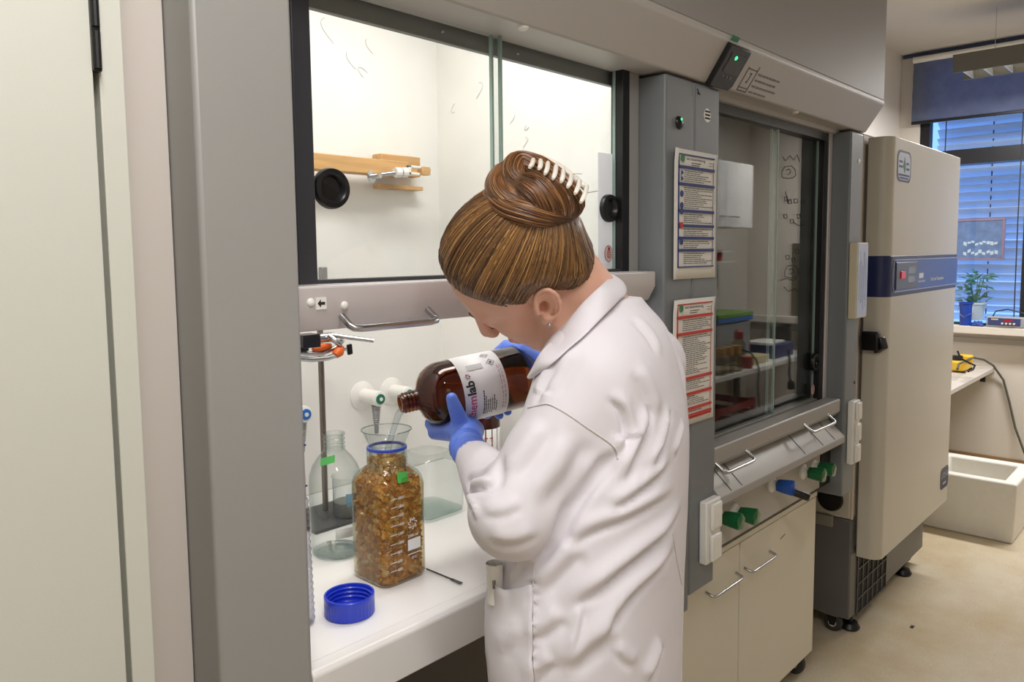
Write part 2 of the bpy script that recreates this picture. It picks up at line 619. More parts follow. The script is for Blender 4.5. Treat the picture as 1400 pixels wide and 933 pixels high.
# blue bucket and lab controller on the sill
bk = at(1320, 440, x=WX-0.06)
bk[2] = 0.98
bt = thing('blue_bucket', bk, 'small blue plastic bucket on the windowsill', 'bucket')
bluep = mat('blue_plastic', (24, 62, 158), 0.35)
MB().lathe([(0.0, 0.004), (0.034, 0.0), (0.04, 0.15), (0.045, 0.15), (0.045, 0.158), (0.037, 0.158), (0.032, 0.01), (0.0, 0.01)], 24, bk).build('bucket_body', bluep, bt, smooth=40)
MB().tube([bk+np.array([0, -0.04, 0.15]), bk+np.array([-0.03, -0.045, 0.09]), bk+np.array([-0.05, 0, 0.06]), bk+np.array([-0.03, 0.045, 0.09]), bk+np.array([0, 0.04, 0.15])], 0.002, 6).build('bail', M['steel'], bt)
cl = at(1337, 441, x=WX-0.07)
cl[2] = 0.98
ct = thing('blue_cloth', cl, 'crumpled blue cloth on the windowsill beside the controller', 'cloth')
vs, fs = [], []
for i in range(9):
    for j in range(9):
        u, v = i/8-0.5, j/8-0.5
        vs.append(cl+np.array([u*0.06, v*0.08, 0.005+0.03*max(0, 1-4*(u*u+v*v))*(1+0.5*math.sin(9*u+5)*math.cos(11*v))]))
for i in range(8):
    for j in range(8):
        fs.append((i*9+j, i*9+j+1, i*9+j+10, i*9+j+9))
MB().add(vs, fs).build('cloth_sheet', mat('blue_cloth', (40, 66, 140), 0.8), ct, smooth=60, solid=0.003)
dv = at(1372, 444, x=WX-0.1)
dv[2] = 0.98
dt = thing('lab_controller', dv, 'grey bench controller with blue front panel and four knobs on the windowsill', 'controller')
gm = mat('grey_plastic', (150, 152, 158), 0.4)
bx('case', gm, dv[0], dv[0]+0.095, 0.93, dv[1]+0.1, 0.982, 1.05, dt, 0.004)
bx('front_panel', mat('dark_blue_panel', (52, 60, 110), 0.4), dv[0]-0.002, dv[0]+0.001, 0.95, dv[1]+0.09, 0.995, 1.042, dt)
bx('display', mat('red_display', (120, 20, 30), 0.3, emit=(200, 20, 40), estr=0.3), dv[0]-0.003, dv[0], 0.995, 1.045, 1.022, 1.036, dt)
bx('badge', mat('gold_badge', (196, 180, 120), 0.4), dv[0]-0.003, dv[0], 1.075, 1.115, 1.03, 1.038, dt)
for k in range(4):
    MB().lathe([(0.0, 0.012), (0.006, 0.012), (0.007, 0.0), (0.0, 0.0)], 10, (dv[0]-0.001, 0.985+0.022*k, 1.008), (-1, 0, 0)).build('knob', mat('cream_knob', (226, 206, 176), 0.4), dt)
MB().tube([(dv[0]+0.06, 1.12, 1.045), (dv[0]+0.05, 1.1, 1.085), (dv[0]+0.04, 1.03, 1.1), (dv[0]+0.05, 0.97, 1.085), (dv[0]+0.06, 0.9, 1.06)], 0.004, 8).build('cable', M['black'], dt, smooth=60)

# bench beside the freezer under the window, with a small yellow pump
bn = thing('side_bench', (5.3, 1.4, 0.0), 'narrow pale grey bench against the wall beyond the freezer', 'bench')
bx('bench_top', mat('light_grey_bench_top', (196, 190, 182), 0.45), 4.3, WX-0.002, 1.1, 1.745, 0.672, 0.7, bn, 0.003)
for x, y in ((4.35, 1.16), (4.35, 1.69), (5.7, 1.69)):
    for _ in (0,):
        bx('leg', M['darkgrey'], x-0.02, x+0.02, y-0.02, y+0.02, 0.0, 0.672, bn)
bx('bracket', M['black'], 5.78, 5.81, 1.12, 1.15, 0.62, 0.672, bn)
yp = at(1313, 507, z=0.70)
yt = thing('yellow_pump', yp, 'small yellow device with black cap on the side bench', 'device')
yel = mat('yellow_plastic', (226, 182, 40), 0.4)
bx('body', yel, yp[0]-0.12, yp[0]+0.1, yp[1]-0.05, yp[1]+0.05, 0.712, 0.775, yt, 0.012)
bx('step', yel, yp[0]+0.02, yp[0]+0.1, yp[1]-0.055, yp[1]+0.03, 0.75, 0.8, yt, 0.01)
MB().lathe([(0.0, 0.0), (0.035, 0.0), (0.032, 0.03), (0.0, 0.032)], 14, (yp[0]-0.05, yp[1]+0.01, 0.775)).build('cap', M['black'], yt, smooth=40)
for dx, dy in ((-0.1, -0.04), (-0.1, 0.04), (0.08, -0.04), (0.08, 0.04)):
    MB().lathe([(0.0, 0.0), (0.012, 0.0), (0.012, 0.014), (0.0, 0.014)], 10, (yp[0]+dx, yp[1]+dy, 0.7)).build('rubber_foot', M['black'], yt)
cb = [at(1309, 505, x=5.2), at(1311, 498, x=5.3), at(1330, 489, x=5.75), at(1345, 492, x=5.85), at(1358, 500, x=5.92), at(1372, 520, x=5.94), at(1380, 550, x=5.94), at(1388, 585, x=5.94), at(1400, 618, x=5.9), at(1420, 660, x=5.9)]
cbl = MB().tube(cb, 0.007, 8).build('grey_cable', mat('grey_rubber', (86, 84, 74), 0.6), smooth=80)
tag(cbl, 'dark grey cable hanging in a curve from the side bench to the floor', 'cable')
cb2 = [at(1309, 480, x=5.3), at(1313, 490, x=5.3), at(1326, 497, x=5.35), at(1333, 500, x=5.4), at(1330, 506, x=5.3), at(1324, 508, x=5.15)]
c2 = MB().tube(cb2, 0.006, 8).build('power_lead', M['black'], smooth=80)
tag(c2, 'short black lead curling above the yellow device', 'cable')

# expanded foam box on the floor
fb = thing('foam_box', (4.75, 0.9, 0.0), 'large open white foam box on the floor beside the freezer', 'box')
foam = mat('white_foam', (234, 231, 222), 0.7, var=0.02, vscale=30, bump=0.15, bscale=160)
y0, y1, x0, x1, h, w = 0.715, 1.16, 4.47, 4.93, 0.315, 0.055
m_ = MB()
zt = h
vs = [(x0, y0, 0), (x1, y0, 0), (x1, y1, 0), (x0, y1, 0), (x0-.01, y0-.01, zt), (x1+.01, y0-.01, zt), (x1+.01, y1+.01, zt), (x0-.01, y1+.01, zt),
      (x0+w, y0+w, zt), (x1-w, y0+w, zt), (x1-w, y1-w, zt), (x0+w, y1-w, zt), (x0+w+.01, y0+w+.01, 0.06), (x1-w-.01, y0+w+.01, 0.06), (x1-w-.01, y1-w-.01, 0.06), (x0+w+.01, y1-w-.01, 0.06)]
fs = [(0, 1, 2, 3)]
for a in (0, 4, 8):
    fs += [(a+i, a+(i+1) % 4, a+4+(i+1) % 4, a+4+i) for i in range(4)]
fs.append((12, 13, 14, 15))
m_.add(vs, fs).build('box_shell', foam, fb, 0.012, 40, 3)

# ================================================================== TALL CABINET at the left and the filler beside the hood
tc_ = thing('tall_cabinet', (0.0, 1.2, 0.0), 'tall pale grey-green cupboard with black hinges left of the first fume hood', 'cabinet')
bx('carcass', M['laminate'], -0.75, 0.349, 0.948, 1.5, 0.08, 2.3, tc_)
bx('plinth', M['darkgrey'], -0.74, 0.34, 0.98, 1.49, 0.0, 0.08, tc_)
bx('side_stile', M['laminate'], 0.3225, 0.349, 0.926, 0.948, 0.08, 2.3, tc_, 0.0012)
bx('door', M['laminate'], -0.22, 0.3155, 0.924, 0.946, 0.085, 2.295, tc_, 0.0012)
bx('door', M['laminate'], -0.748, -0.226, 0.924, 0.946, 0.085, 2.295, tc_, 0.0012)
for z0, z1 in ((1.705, 1.84), (0.74, 0.88)):
    h_ = bx('hinge', M['black'], 0.3145, 0.3235, 0.918, 0.93, z0, z1, tc_, 0.001)
    for k in range(3):
        zz = z0+(z1-z0)*(k+0.5)/3
        MB().tube([(0.319, 0.918, zz-0.02), (0.319, 0.918, zz+0.02)], 0.0042, 10).build('knuckle', M['black'], h_)
struct('trim_4', bx('trim_4', M['filler'], 0.351, 0.4255, 0.996, 1.7, 0.0, 2.6, None, 0.001))

# ================================================================== FUME HOODS
def pane_thing(parent, x0, x1, y, z0, z1):
    p = bx('glass_pane', M['pane'], x0, x1, y, y+0.005, z0, z1, parent)
    for xx in (x0, x1):
        bx('polished_edge', M['pane_edge'], xx-0.0022, xx+0.0022, y-0.001, y+0.006, z0, z1, p)
    return p


def grip_cup(x, y, z, parent):
    """round recessed finger grip let into a sash pane"""
    g = MB().lathe([(0.0, -0.002), (0.017, -0.002), (0.02, 0.006), (0.0225, 0.008), (0.0295, 0.007), (0.031, 0.003), (0.031, -0.003), (0.0, -0.003)], 36, (x, y, z), (0, -1, 0))
    return g.build('finger_grip', M['black'], parent, smooth=40)


def u_handle(x0, x1, y, z, out, drop, parent, r=0.005):
    pts = []
    for x, s in ((x0, 1), (x1, -1)):
        seg = [(x, y, z), (x, y-out*0.75, z-drop*0.75), (x+s*0.004, y-out*0.93, z-drop*0.93), (x+s*0.016, y-out, z-drop)]
        pts += seg if s > 0 else seg[::-1]
    return MB().tube(pts, r, 12).build('handle', M['steel'], parent, smooth=60)


CY = 0.92      # front of the posts
GY = 1.0       # sash plane
TOP = 1.893    # top of the posts


def hood_shell(t, xa, xb, xc, xd, zpost, lining):
    """posts xa..xb and xc..xd, lined chamber between them"""
    for a, b in ((xa, xb), (xc, xd)):
        bx('post', M['column'] if xa < 1 and b < 1 else M['column_shaded'], a+0.0008, b-0.0008, CY, GY+0.02, zpost, TOP, t, 0.006, 3)
    bx('back_panel', lining, xb-0.06, xc+0.03, 1.655, 1.685, 0.9, 2.28, t)
    bx('side_panel', lining, xb-0.06, xb-0.03, GY+0.03, 1.655, 0.9, 2.28, t)
    bx('side_panel', lining, xc-0.018, xc+0.012, GY+0.03, 1.655, 0.9, 2.28, t)
    bx('roof_panel', lining, xb-0.06, xc+0.03, GY+0.03, 1.685, 2.28, 2.3, t)
    bx('outer_side', M['column'], xa+0.002, xa+0.02, GY+0.02, 1.7, 0.0, 2.3, t)


# ---- first hood
h1 = thing('fume_hood', (1.02, 1.3, 0.0), 'lit fume hood with its sash raised in front of the woman', 'fume hood')
hood_shell(h1, 0.426, 0.563, 1.487, 1.6105, 0.62, M['interior'])
bx('front_baffle', mat('grey_baffle', (122, 122, 120), 0.5), 0.5, 1.5, 1.03, 1.042, 1.874, 2.28, h1)
bx('lamp_cover', mat('hood_lamp_cover', (255, 253, 248), 0.5, emit=(255, 248, 238), estr=2.0), 0.66, 1.38, 1.08, 1.26, 2.24, 2.262, h1)
# worktop with a raised front lip
wt = MB()
wt.prism([(CY, 0.828), (CY, 0.898), (CY+0.006, 0.905), (CY+0.03, 0.905), (CY+0.036, 0.9), (1.655, 0.9), (1.655, 0.86), (CY+0.05, 0.86), (CY+0.05, 0.828)], 0.5625, 1.4865, 'x')
wt.build('worktop', M['work'], h1, 0.0025, 30)
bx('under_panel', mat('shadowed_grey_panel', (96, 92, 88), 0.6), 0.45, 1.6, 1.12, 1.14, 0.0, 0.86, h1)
# rear guide and rails round the sash
bx('sash_rail', M['rail'], 0.564, 0.602, GY-0.008, GY+0.025, 0.9, 1.9, h1, 0.002)
bx('sash_rail', M['column'], 1.447, 1.486, GY-0.012, GY+0.025, 0.9, 1.9, h1, 0.002)
# sash
s1 = thing('sash', (1.02, GY, 1.45), None, None)
s1.parent = h1
s1.location = (0.0, GY-1.3, 1.45)
def part_group(name, parent, loc):
    return None
for a, b, c, d in ((0.602, 0.633, 1.395, 2.15), (1.419, 1.446, 1.395, 2.15)):
    bx('stile', M['frame'] if a < 1 else M['black'], a, b, GY-0.014, GY+0.018, c, d, s1, 0.0015)
bx('bottom_rail', M['frame'], 0.633, 1.419, GY-0.014, GY+0.018, 1.452, 1.4635, s1, 0.001)
pa = pane_thing(s1, 0.633, 1.043, GY-0.004, 1.4635, 2.14)
pb_ = pane_thing(s1, 1.030, 1.419, GY+0.006, 1.4635, 2.14)
g1 = at(452, 258, y=GY-0.004)
grip_cup(g1[0], GY-0.005, g1[2], s1)
g2 = at(833, 285, y=GY+0.004)
grip_cup(g2[0], GY+0.005, g2[2], s1)
# slanted grip rail under the sash
MB().prism([(0.955, 1.4575), (0.932, 1.4575), (0.93, 1.455), (0.93, 1.424), (0.948, 1.392), (0.985, 1.392), (0.99, 1.4575)], 0.5645, 1.4665, 'x').build('grip_rail', M['rail'], s1, 0.0015, 30)
bx('end_cap', M['black'], 0.5605, 0.5645, 0.93, 0.985, 1.394, 1.457, s1)
hp0, hp1 = at(466, 441, y=0.94), at(583, 432, y=0.94)
u_handle(hp0[0], hp1[0], 0.938, 1.412, 0.028, 0.018, s1, 0.0056)
for px, py in ((425, 414), (471, 418)):
    c = at(px, py, y=0.93)
    MB().lathe([(0.0, 0.004), (0.004, 0.0035), (0.0063, 0.001), (0.0065, 0.0), (0.0, 0.0)], 18, c, (0, -1, 0)).build('screw_cap', M['white'], s1, smooth=50)
c = at(439, 415, y=0.9298)
ap = bx('arrow_plate', M['white'], c[0]-0.0085, c[0]+0.0085, c[1]-0.0006, c[1]+0.001, c[2]-0.0085, c[2]+0.0085, s1)
MB().prism([(c[0]-0.006, c[2]), (c[0]-0.001, c[2]+0.0055), (c[0]-0.001, c[2]+0.002), (c[0]+0.006, c[2]+0.002), (c[0]+0.006, c[2]-0.002), (c[0]-0.001, c[2]-0.002), (c[0]-0.001, c[2]-0.0055)], c[1]-0.0012, c[1]-0.0005, 'y').build('arrow', M['print'], ap)
# pale strip on the right pane and the oval sticker
lilac = mat('pale_lilac_translucent', (244, 242, 250), 0.4)
_lt = lilac.node_tree
_tl = _lt.nodes.new('ShaderNodeBsdfTranslucent')
_tl.inputs['Color'].default_value = (0.97, 0.96, 1.0, 1)
_ms = _lt.nodes.new('ShaderNodeMixShader')
_ms.inputs[0].default_value = 0.65
_lo = [n for n in _lt.nodes if n.type == 'OUTPUT_MATERIAL'][0]
_lt.links.new(_lt.nodes['Principled BSDF'].outputs[0], _ms.inputs[1])
_lt.links.new(_tl.outputs[0], _ms.inputs[2])
_lt.links.new(_ms.outputs[0], _lo.inputs['Surface'])
q0, q1 = at(818, 208, y=GY+0.012), at(844, 370, y=GY+0.012)
bx('pale_lilac_strip', lilac, q0[0], 1.419, GY+0.0125, GY+0.014, 1.464, q0[2], s1)
oc = at(832, 347, y=GY+0.0045)
def oval(name, c, a, b, y, m, parent):
    pts = [(c[0]+a*math.cos(2*math.pi*k/28), c[2]+b*math.sin(2*math.pi*k/28)) for k in range(28)]
    return MB().prism(pts, y, y+0.0004, 'y').build(name, m, parent)
def sticker(oc, parent, s=1.0):
    y = oc[1]
    st = oval('oval_sticker', oc, 0.0150*s, 0.0185*s, y-0.0004, mat('sticker_rim', (120, 40, 50), 0.5), parent)
    oval('sticker_face', oc, 0.0135*s, 0.017*s, y-0.0009, mat('pink_sticker', (226, 196, 190), 0.5), st)
    tm = MB()
    for k, wd in enumerate((0.007, 0.0085, 0.009, 0.0085, 0.006)):
        z = oc[2]+0.006*s-k*0.0038*s
        tm.box(oc[0]-wd*s, oc[0]+wd*s, y-0.0014, y-0.0012, z-0.0008*s, z+0.0008*s)
    tm.lathe([(0.0, 0.0), (0.004*s, 0.0), (0.004*s, 0.0003), (0.0, 0.0003)], 10, (oc[0], y-0.0011, oc[2]+0.011*s), (0, -1, 0))
    tm.build('sticker_print', mat('sticker_ink', (150, 50, 56), 0.6), st)
sticker(oc, s1)
# small bright spots on the baffle: reflected LED light built as steel studs
for px, py in ((605, 43), (708, 73)):
    c = at(px, py, y=1.029)
    MB().lathe([(0.0, 0.003), (0.003, 0.002), (0.004, 0.0), (0.0, 0.0)], 10, c, (0, -1, 0)).build('screw', M['steel'], h1, smooth=40)
# faint pen marks on the lining
pm = MB()
for (px, py, sc) in ((448, 42, 1.6), (480, 80, 1.2), (497, 108, 1.4), (505, 62, 1.0), (655, 125, 1.2), (700, 160, 0.8), (720, 170, 0.7), (718, 195, 0.7), (620, 145, 0.9)):
    if px < 590:
        c = at(px, py, y=1.6535)
        pts = [c+np.array([0.012*sc*math.cos(a*1.7+px), 0.0, 0.02*sc*math.sin(a+px)]) for a in np.linspace(0, 2.4, 7)]
    else:
        c = at(px, py, x=1.4675)
        pts = [c+np.array([0.0, 0.012*sc*math.cos(a*1.7+px), 0.02*sc*math.sin(a+px)]) for a in np.linspace(0, 2.4, 7)]
    pm.tube(pts, 0.0007, 4)
pm.build('pen_marks', mat('faint_ink', (206, 206, 203), 0.8), h1)
# service outlets on the back lining
def outlet(px, py, col, zdrop, label_):
    c = at(px, py, y=1.655)
    o = MB().lathe([(0.0, 0.0), (0.038, 0.0), (0.038, 0.003), (0.03, 0.008), (0.02, 0.012), (0.02, 0.075), (0.016, 0.078), (0.0, 0.078)], 28, c, (0, -1, 0)).build('service_outlet', M['white'], h1, smooth=40)
    o['label'] = label_
    e = c+np.array([0, -0.079, 0])
    MB().lathe([(0.0, 0.0), (0.0135, 0.0), (0.013, 0.003), (0.0, 0.003)], 20, e, (0, -1, 0)).build('colour_disc', col, o)
    MB().lathe([(0.0, 0.0), (0.005, 0.0), (0.005, 0.002), (0.0, 0.002)], 12, e+np.array([0, -0.003, 0]), (0, -1, 0)).build('disc_centre', M['white'], o)
    if zdrop:
        pr = [(0.0, 0.0)]
        for k in range(9):
            pr += [(0.013-0.0006*k, 0.006*k+0.001), (0.0105-0.0006*k, 0.006*k+0.004)]
        pr += [(0.006, 0.062), (0.005, 0.075), (0.0, 0.075)]
        MB().lathe(pr, 16, c+np.array([0, -0.06, -0.018]), (0, 0, -1)).build('hose_nozzle', mat('grey_nozzle', (150, 150, 150), 0.35, metal=0.5), o, smooth=40)
outlet(495, 541, mat('green_disc', (22, 110, 84), 0.4), 1, 'white service outlet with green disc')
outlet(535, 535, mat('green_disc', (22, 110, 84), 0.4), 0, 'white service outlet behind the bottle neck')
outlet(394, 561, mat('blue_disc', (40, 110, 190), 0.4), 1, 'white service outlet with blue disc')
# wooden beam bolted along the back lining, above the glass line
bmx = thing('wooden_beam', tuple(at(480, 225, y=1.6)), 'light wooden beam fixed along the back inside the lit hood', 'beam')
wood = mat('pine_wood', (205, 160, 104), 0.5, var=0.14, vscale=7, stretch=(1.2, 14, 14))
b0, b1 = at(400, 205, y=1.575), at(563, 232, y=1.575)
zt, zb = at(425, 208, y=1.575)[2], at(425, 231, y=1.575)[2]
bx('beam_bar', wood, b0[0], b1[0]-0.01, 1.575, 1.615, zb, zt, bmx, 0.002)
b2, b3 = at(519, 214, y=1.635), at(569, 222, y=1.635)
bx('end_block', wood, b2[0]-0.01, b3[0], 1.617, 1.653, zb+0.008, b2[2]+0.006, bmx, 0.002)
bx('end_block', wood, b2[0]-0.01, b3[0]+0.008, 1.617, 1.653, zb-0.028, zb-0.018, bmx, 0.001)
cc = at(507, 241, y=1.58)
MB().lathe([(0.0, 0.0), (0.017, 0.0), (0.017, 0.004), (0.007, 0.006), (0.007, 0.03), (0.0, 0.03)], 16, cc, (0.3, -1, 0)).build('bolt', M['steel'], bmx, smooth=40)
cl_ = thing('beam_clamp', tuple(at(562, 233, y=1.56)), 'white plastic clamp with steel rod at the end of the wooden beam', 'clamp')
r0, r1 = at(505, 241, y=1.565), at(552, 235, y=1.545)
MB().tube([r0, r1], 0.0055, 10).build('rod', M['steel'], cl_, smooth=40)
for px, w_ in ((540, 0.008), (549, 0.006)):
    a_ = at(px, 236, y=1.55)
    MB().lathe([(0.0, 0.0), (0.013, 0.0), (0.013, 0.016), (0.0, 0.016)], 12, a_, (1, -0.1, 0.05)).build('collar', M['white'], cl_)
k0, k1 = at(557, 226, y=1.548), at(574, 240, y=1.548)
bx('jaw', M['white'], k0[0], k1[0], 1.542, 1.552, k0[2]-0.006, k0[2], cl_, 0.001)
bx('jaw', M['white'], k0[0], k0[0]+0.008, 1.542, 1.552, k1[2], k0[2], cl_, 0.001)
bx('jaw', M['white'], k0[0], k1[0]-0.004, 1.542, 1.552, k1[2], k1[2]+0.006, cl_, 0.001)
k2, k3 = at(575, 228, y=1.548), at(587, 240, y=1.548)
bx('wood_pad', wood, k2[0], k3[0], 1.542, 1.562, k3[2], k2[2], cl_, 0.001)
for dz in (0.001, 0.014):
    bx('prong', M['white'], k3[0]-0.003, k3[0]+0.004, 1.538, 1.546, k3[2]+dz, k3[2]+dz+0.006, cl_)
# little grey clip on the back lining
c = at(440, 374, y=1.652)
tag(bx('wall_clip', mat('grey_nozzle', (150, 150, 150)), c[0]-0.008, c[0]+0.008, 1.638, 1.654, c[2]-0.02, c[2]+0.016, h1, 0.002))

# ---- second hood
h2 = thing('fume_hood', (2.2, 1.3, 0.0), 'unlit fume hood with closed dark sash between the notices and the freezer', 'fume hood')
lining2 = mat('shade_toned_lining', (62, 60, 56), 0.6)  # white lining of the unlit chamber, its shade put into the colour
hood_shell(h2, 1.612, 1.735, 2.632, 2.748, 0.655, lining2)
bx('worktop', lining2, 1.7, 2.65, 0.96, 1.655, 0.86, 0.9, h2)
bx('sash_rail', M['rail'], 2.608, 2.631, GY-0.02, GY+0.02, 0.96, 1.9, h2, 0.002)
bx('sash_rail', M['rail2'], 1.736, 1.76, GY-0.012, GY+0.025, 0.96, 1.9, h2, 0.002)
bx('lintel', M['fascia'], 1.7, 2.66, GY-0.03, GY+0.0, 1.888, 1.91, h2)
s2 = thing('sash', (0, 0, 0), None, None)
s2.parent = h2
s2.location = (0.0, GY-1.3, 1.2)
bx('top_rail', M['frame'], 1.76, 2.607, GY-0.016, GY+0.018, 1.862, 1.892, s2, 0.0015)
bx('stile', M['black'], 2.572, 2.607, GY-0.016, GY+0.018, 0.965, 1.862, s2, 0.0015)
bx('stile', M['frame'], 1.76, 1.79, GY-0.016, GY+0.018, 0.965, 1.862, s2, 0.0015)
bx('bottom_rail', M['frame'], 1.79, 2.572, GY-0.016, GY+0.018, 0.965, 0.992, s2, 0.001)
bx('bottom_bead', M['rail2'], 1.79, 2.572, GY-0.012, GY+0.012, 0.992, 0.998, s2)
xm = at(1057, 350, y=GY)[0]
pane_thing(s2, 1.79, xm+0.008, GY-0.006, 0.998, 1.862)
pane_thing(s2, xm-0.012, 2.572, GY+0.004, 0.998, 1.862)
gc = at(1111, 495, y=GY)
grip_cup(gc[0], GY-0.007, gc[2], s2)
sticker(at(1111, 533, y=GY-0.008), s2, 1.0)
# structural formulae drawn on the glass with a pen
ink = MB()
def pen(pts, y=GY+0.0035):
    ink.tube([at(px, py, y=y) for px, py in pts], 0.0009, 5)
for cx_, cy_ in ((1078, 236), (1082, 372)):
    pen([(cx_-9, cy_-2), (cx_-5, cy_-8), (cx_+4, cy_-9), (cx_+9, cy_-4), (cx_+10, cy_+4), (cx_+5, cy_+8), (cx_-3, cy_+8), (cx_-9, cy_+6), (cx_-9, cy_-2)])
    pen([(cx_-3, cy_-3), (cx_+1, cy_-5), (cx_+3, cy_), (cx_-1, cy_+3)])
pen([(1070, 214), (1074, 220), (1080, 213), (1085, 219), (1090, 212), (1093, 221)])
pen([(1074, 262), (1077, 278), (1081, 272)])
for cx_, cy_ in ((1075, 272), (1080, 276), (1088, 275), (1098, 276), (1074, 296), (1083, 303), (1092, 296), (1097, 306), (1077, 352), (1085, 356), (1090, 344)):
    pen([(cx_-2.5, cy_-2.5), (cx_+1.5, cy_-3), (cx_+2.5, cy_+2), (cx_-1.5, cy_+3), (cx_-2.5, cy_-2)])
pen([(1084, 304), (1093, 309), (1101, 307)])
pen([(1066, 384), (1076, 381), (1084, 384), (1090, 380)])
pen([(1072, 392), (1078, 399), (1086, 395), (1092, 399)])
ink.build('pen_formulae', mat('dark_pen_ink', (44, 46, 46), 0.7), s2)
# grip rail, handles
MB().prism([(0.97, 1.002), (0.925, 1.002), (0.922, 0.998), (0.922, 0.96), (0.935, 0.945), (0.975, 0.945)], 1.736, 2.60, 'x').build('grip_rail', M['rail2'], s2, 0.0015, 30)
for (pa_, pb2) in (((985, 640), (1026, 624)), ((1105, 586), (1137, 573))):
    a_, b_ = at(*pa_, y=0.91), at(*pb2, y=0.91)
    u_handle(a_[0], b_[0], 0.925, a_[2]*0.5+b_[2]*0.5+0.012, 0.03, 0.022, s2, 0.0045)
for px, py in ((1052, 600), (1083, 587)):
    c = at(px, py, y=0.922)
    MB().lathe([(0.0, 0.002), (0.003, 0.0015), (0.004, 0.0), (0.0, 0.0)], 10, c, (0, -1, 0)).build('screw_cap', M['rail2'], s2)
# sloping sill with cross joints, service panel below it
sl = MB()
sl.prism([(0.985, 0.95), (0.905, 0.878), (0.903, 0.874), (0.903, 0.856), (0.915, 0.85), (0.985, 0.85)], 1.736, 2.60, 'x')
sl_o = sl.build('sloping_sill', M['rail2'], h2, 0.0015, 30)
for xx in (1.80, 1.86, 2.28, 2.42, 2.52):
    MB().obox((xx, 0.944, 0.9135), (0.0012, 0, 0), (0, -0.037, -0.0335), (0, -0.0007, 0.0008)).build('joint', mat('dark_joint', (96, 96, 96), 0.6), sl_o)
bx('service_panel', mat('service_panel_grey', (180, 176, 170), 0.45), 1.7, 2.632, 0.965, 0.985, 0.70, 0.852, h2)
bx('service_gap', M['black'], 2.55, 2.632, 0.961, 0.966, 0.70, 0.85, h2)
def tap(px, py, color, cap=False, label_=None):
    c = at(px, py, y=0.965)
    f_ = MB().lathe([(0.0, 0.0), (0.025, 0.0), (0.025, 0.006), (0.014, 0.012), (0.009, 0.03), (0.0, 0.03)], 20, c, (0, -1, 0)).build('service_tap', M['white'], h2, smooth=40)
    if label_:
        f_['label'] = label_
    pr = []
    e = c+np.array([0, -0.022, 0])
    vs, fs = [], []
    n = 20
    for i, (r, z) in enumerate(((0.0, 0.0), (0.0165, 0.0), (0.0185, 0.012), (0.0215, 0.042), (0.021, 0.048), (0.0, 0.05))):
        for k in range(n):
            g = 2*math.pi*k/n
            rr = r*(1+(0.09 if k % 4 < 2 else -0.05))
            vs.append(e+np.array([rr*math.cos(g), -z, rr*math.sin(g)]))
    for i in range(5):
        for k in range(n):
            fs.append((i*n+k, i*n+(k+1) % n, (i+1)*n+(k+1) % n, (i+1)*n+k))
    MB().add(vs, fs).build('tap_knob', color, f_, smooth=25)
    if cap:
        MB().lathe([(0.0, 0.0), (0.012, 0.0), (0.012, 0.05), (0.010, 0.054), (0.0, 0.054)], 14, e+np.array([0.01, -0.035, -0.012]), (0.35, -0.75, -0.25)).build('nozzle', M['black'], f_, smooth=40)
green = mat('dark_green_plastic', (12, 96, 52), 0.3, coat=0.3)
blue_ = mat('blue_tap_plastic', (30, 84, 170), 0.3, coat=0.3)
tap(980, 706, green, label_='green tap half behind the double socket')
tap(1002, 700, green)
tap(1054, 662, blue_, True, 'blue tap with black nozzle')
tap(1097, 645, green)
tap(1111, 638, green)

# ---- the opposite side of the aisle, seen mirrored in the dark sash of the second hood
def mir(px, py, yv):
    p = at(px, py, y=yv)
    p[1] = 2*GY-p[1]
    return p


BZ = 0.735
ob = thing('opposite_bench', (4.7, -0.5, 0.0), 'long pale bench across the aisle, mirrored in the unlit hood sash', 'bench')
bx('bench_top', M['white'], 3.5, 5.74, -0.88, -0.215, BZ-0.03, BZ, ob, 0.003)
for x in (3.54, 5.68):
    for y in (-0.27, -0.84):
        bx('leg', M['darkgrey'], x-0.02, x+0.02, y-0.02, y+0.02, 0.0, BZ-0.03, ob)
cw0, cw1 = mir(1027, 312, 2.5), mir(1027, 226, 2.5)
xs_ = mir(991, 250, 2.5)[0]
cu = thing('wall_cupboard', (4.8, -0.7, cw0[2]), 'white two-door wall cupboard mirrored high in the unlit hood sash', 'cupboard')
bx('carcass', M['white'], xs_-0.45, cw0[0], -0.895, -0.52, cw0[2], cw1[2], cu)
for a_, b_ in ((xs_-0.45, xs_-0.002), (xs_+0.002, cw0[0])):
    d_ = bx('door', M['white'], a_, b_, -0.518, -0.5, cw0[2], cw1[2], cu, 0.002)
    hx = a_+0.04 if a_ > xs_ else b_-0.16
    u_handle(hx, hx+0.12, -0.5, cw0[2]+0.07, -0.025, 0.0, d_, 0.004)
for py_, nm in ((343, 'upper'), (357, 'lower')):
    c = mir(1003, py_, 2.75)
    tag(bx('small_ledge', M['white'], c[0]-0.35, c[0], -0.898, -0.74, c[2]-0.012, c[2], None, 0.001), 'short white wall ledge, %s of the mirrored pair below the cupboard' % nm, 'ledge')
c = mir(988, 357, 2.75)
redp = mat('dull_red_plastic', (160, 44, 44), 0.4)
tag(MB().lathe([(0, 0), (0.05, 0), (0.055, 0.08), (0.0, 0.08)], 20, (c[0], -0.82, c[2])).build('red_tub', redp, None, smooth=40), 'small red tub on the lower wall ledge', 'tub')
yv = 2.45
p1 = mir(1027, 425, yv)
lt = thing('storage_tub', (p1[0]-0.25, p1[1], BZ), 'grey tub with green and blue lids on the opposite bench', 'tub')
bx('tub_body', mat('grey_translucent_plastic', (150, 152, 152), 0.4), p1[0]-0.5, p1[0]-0.012, p1[1]-0.3, p1[1], BZ, p1[2]-0.06, lt, 0.02)
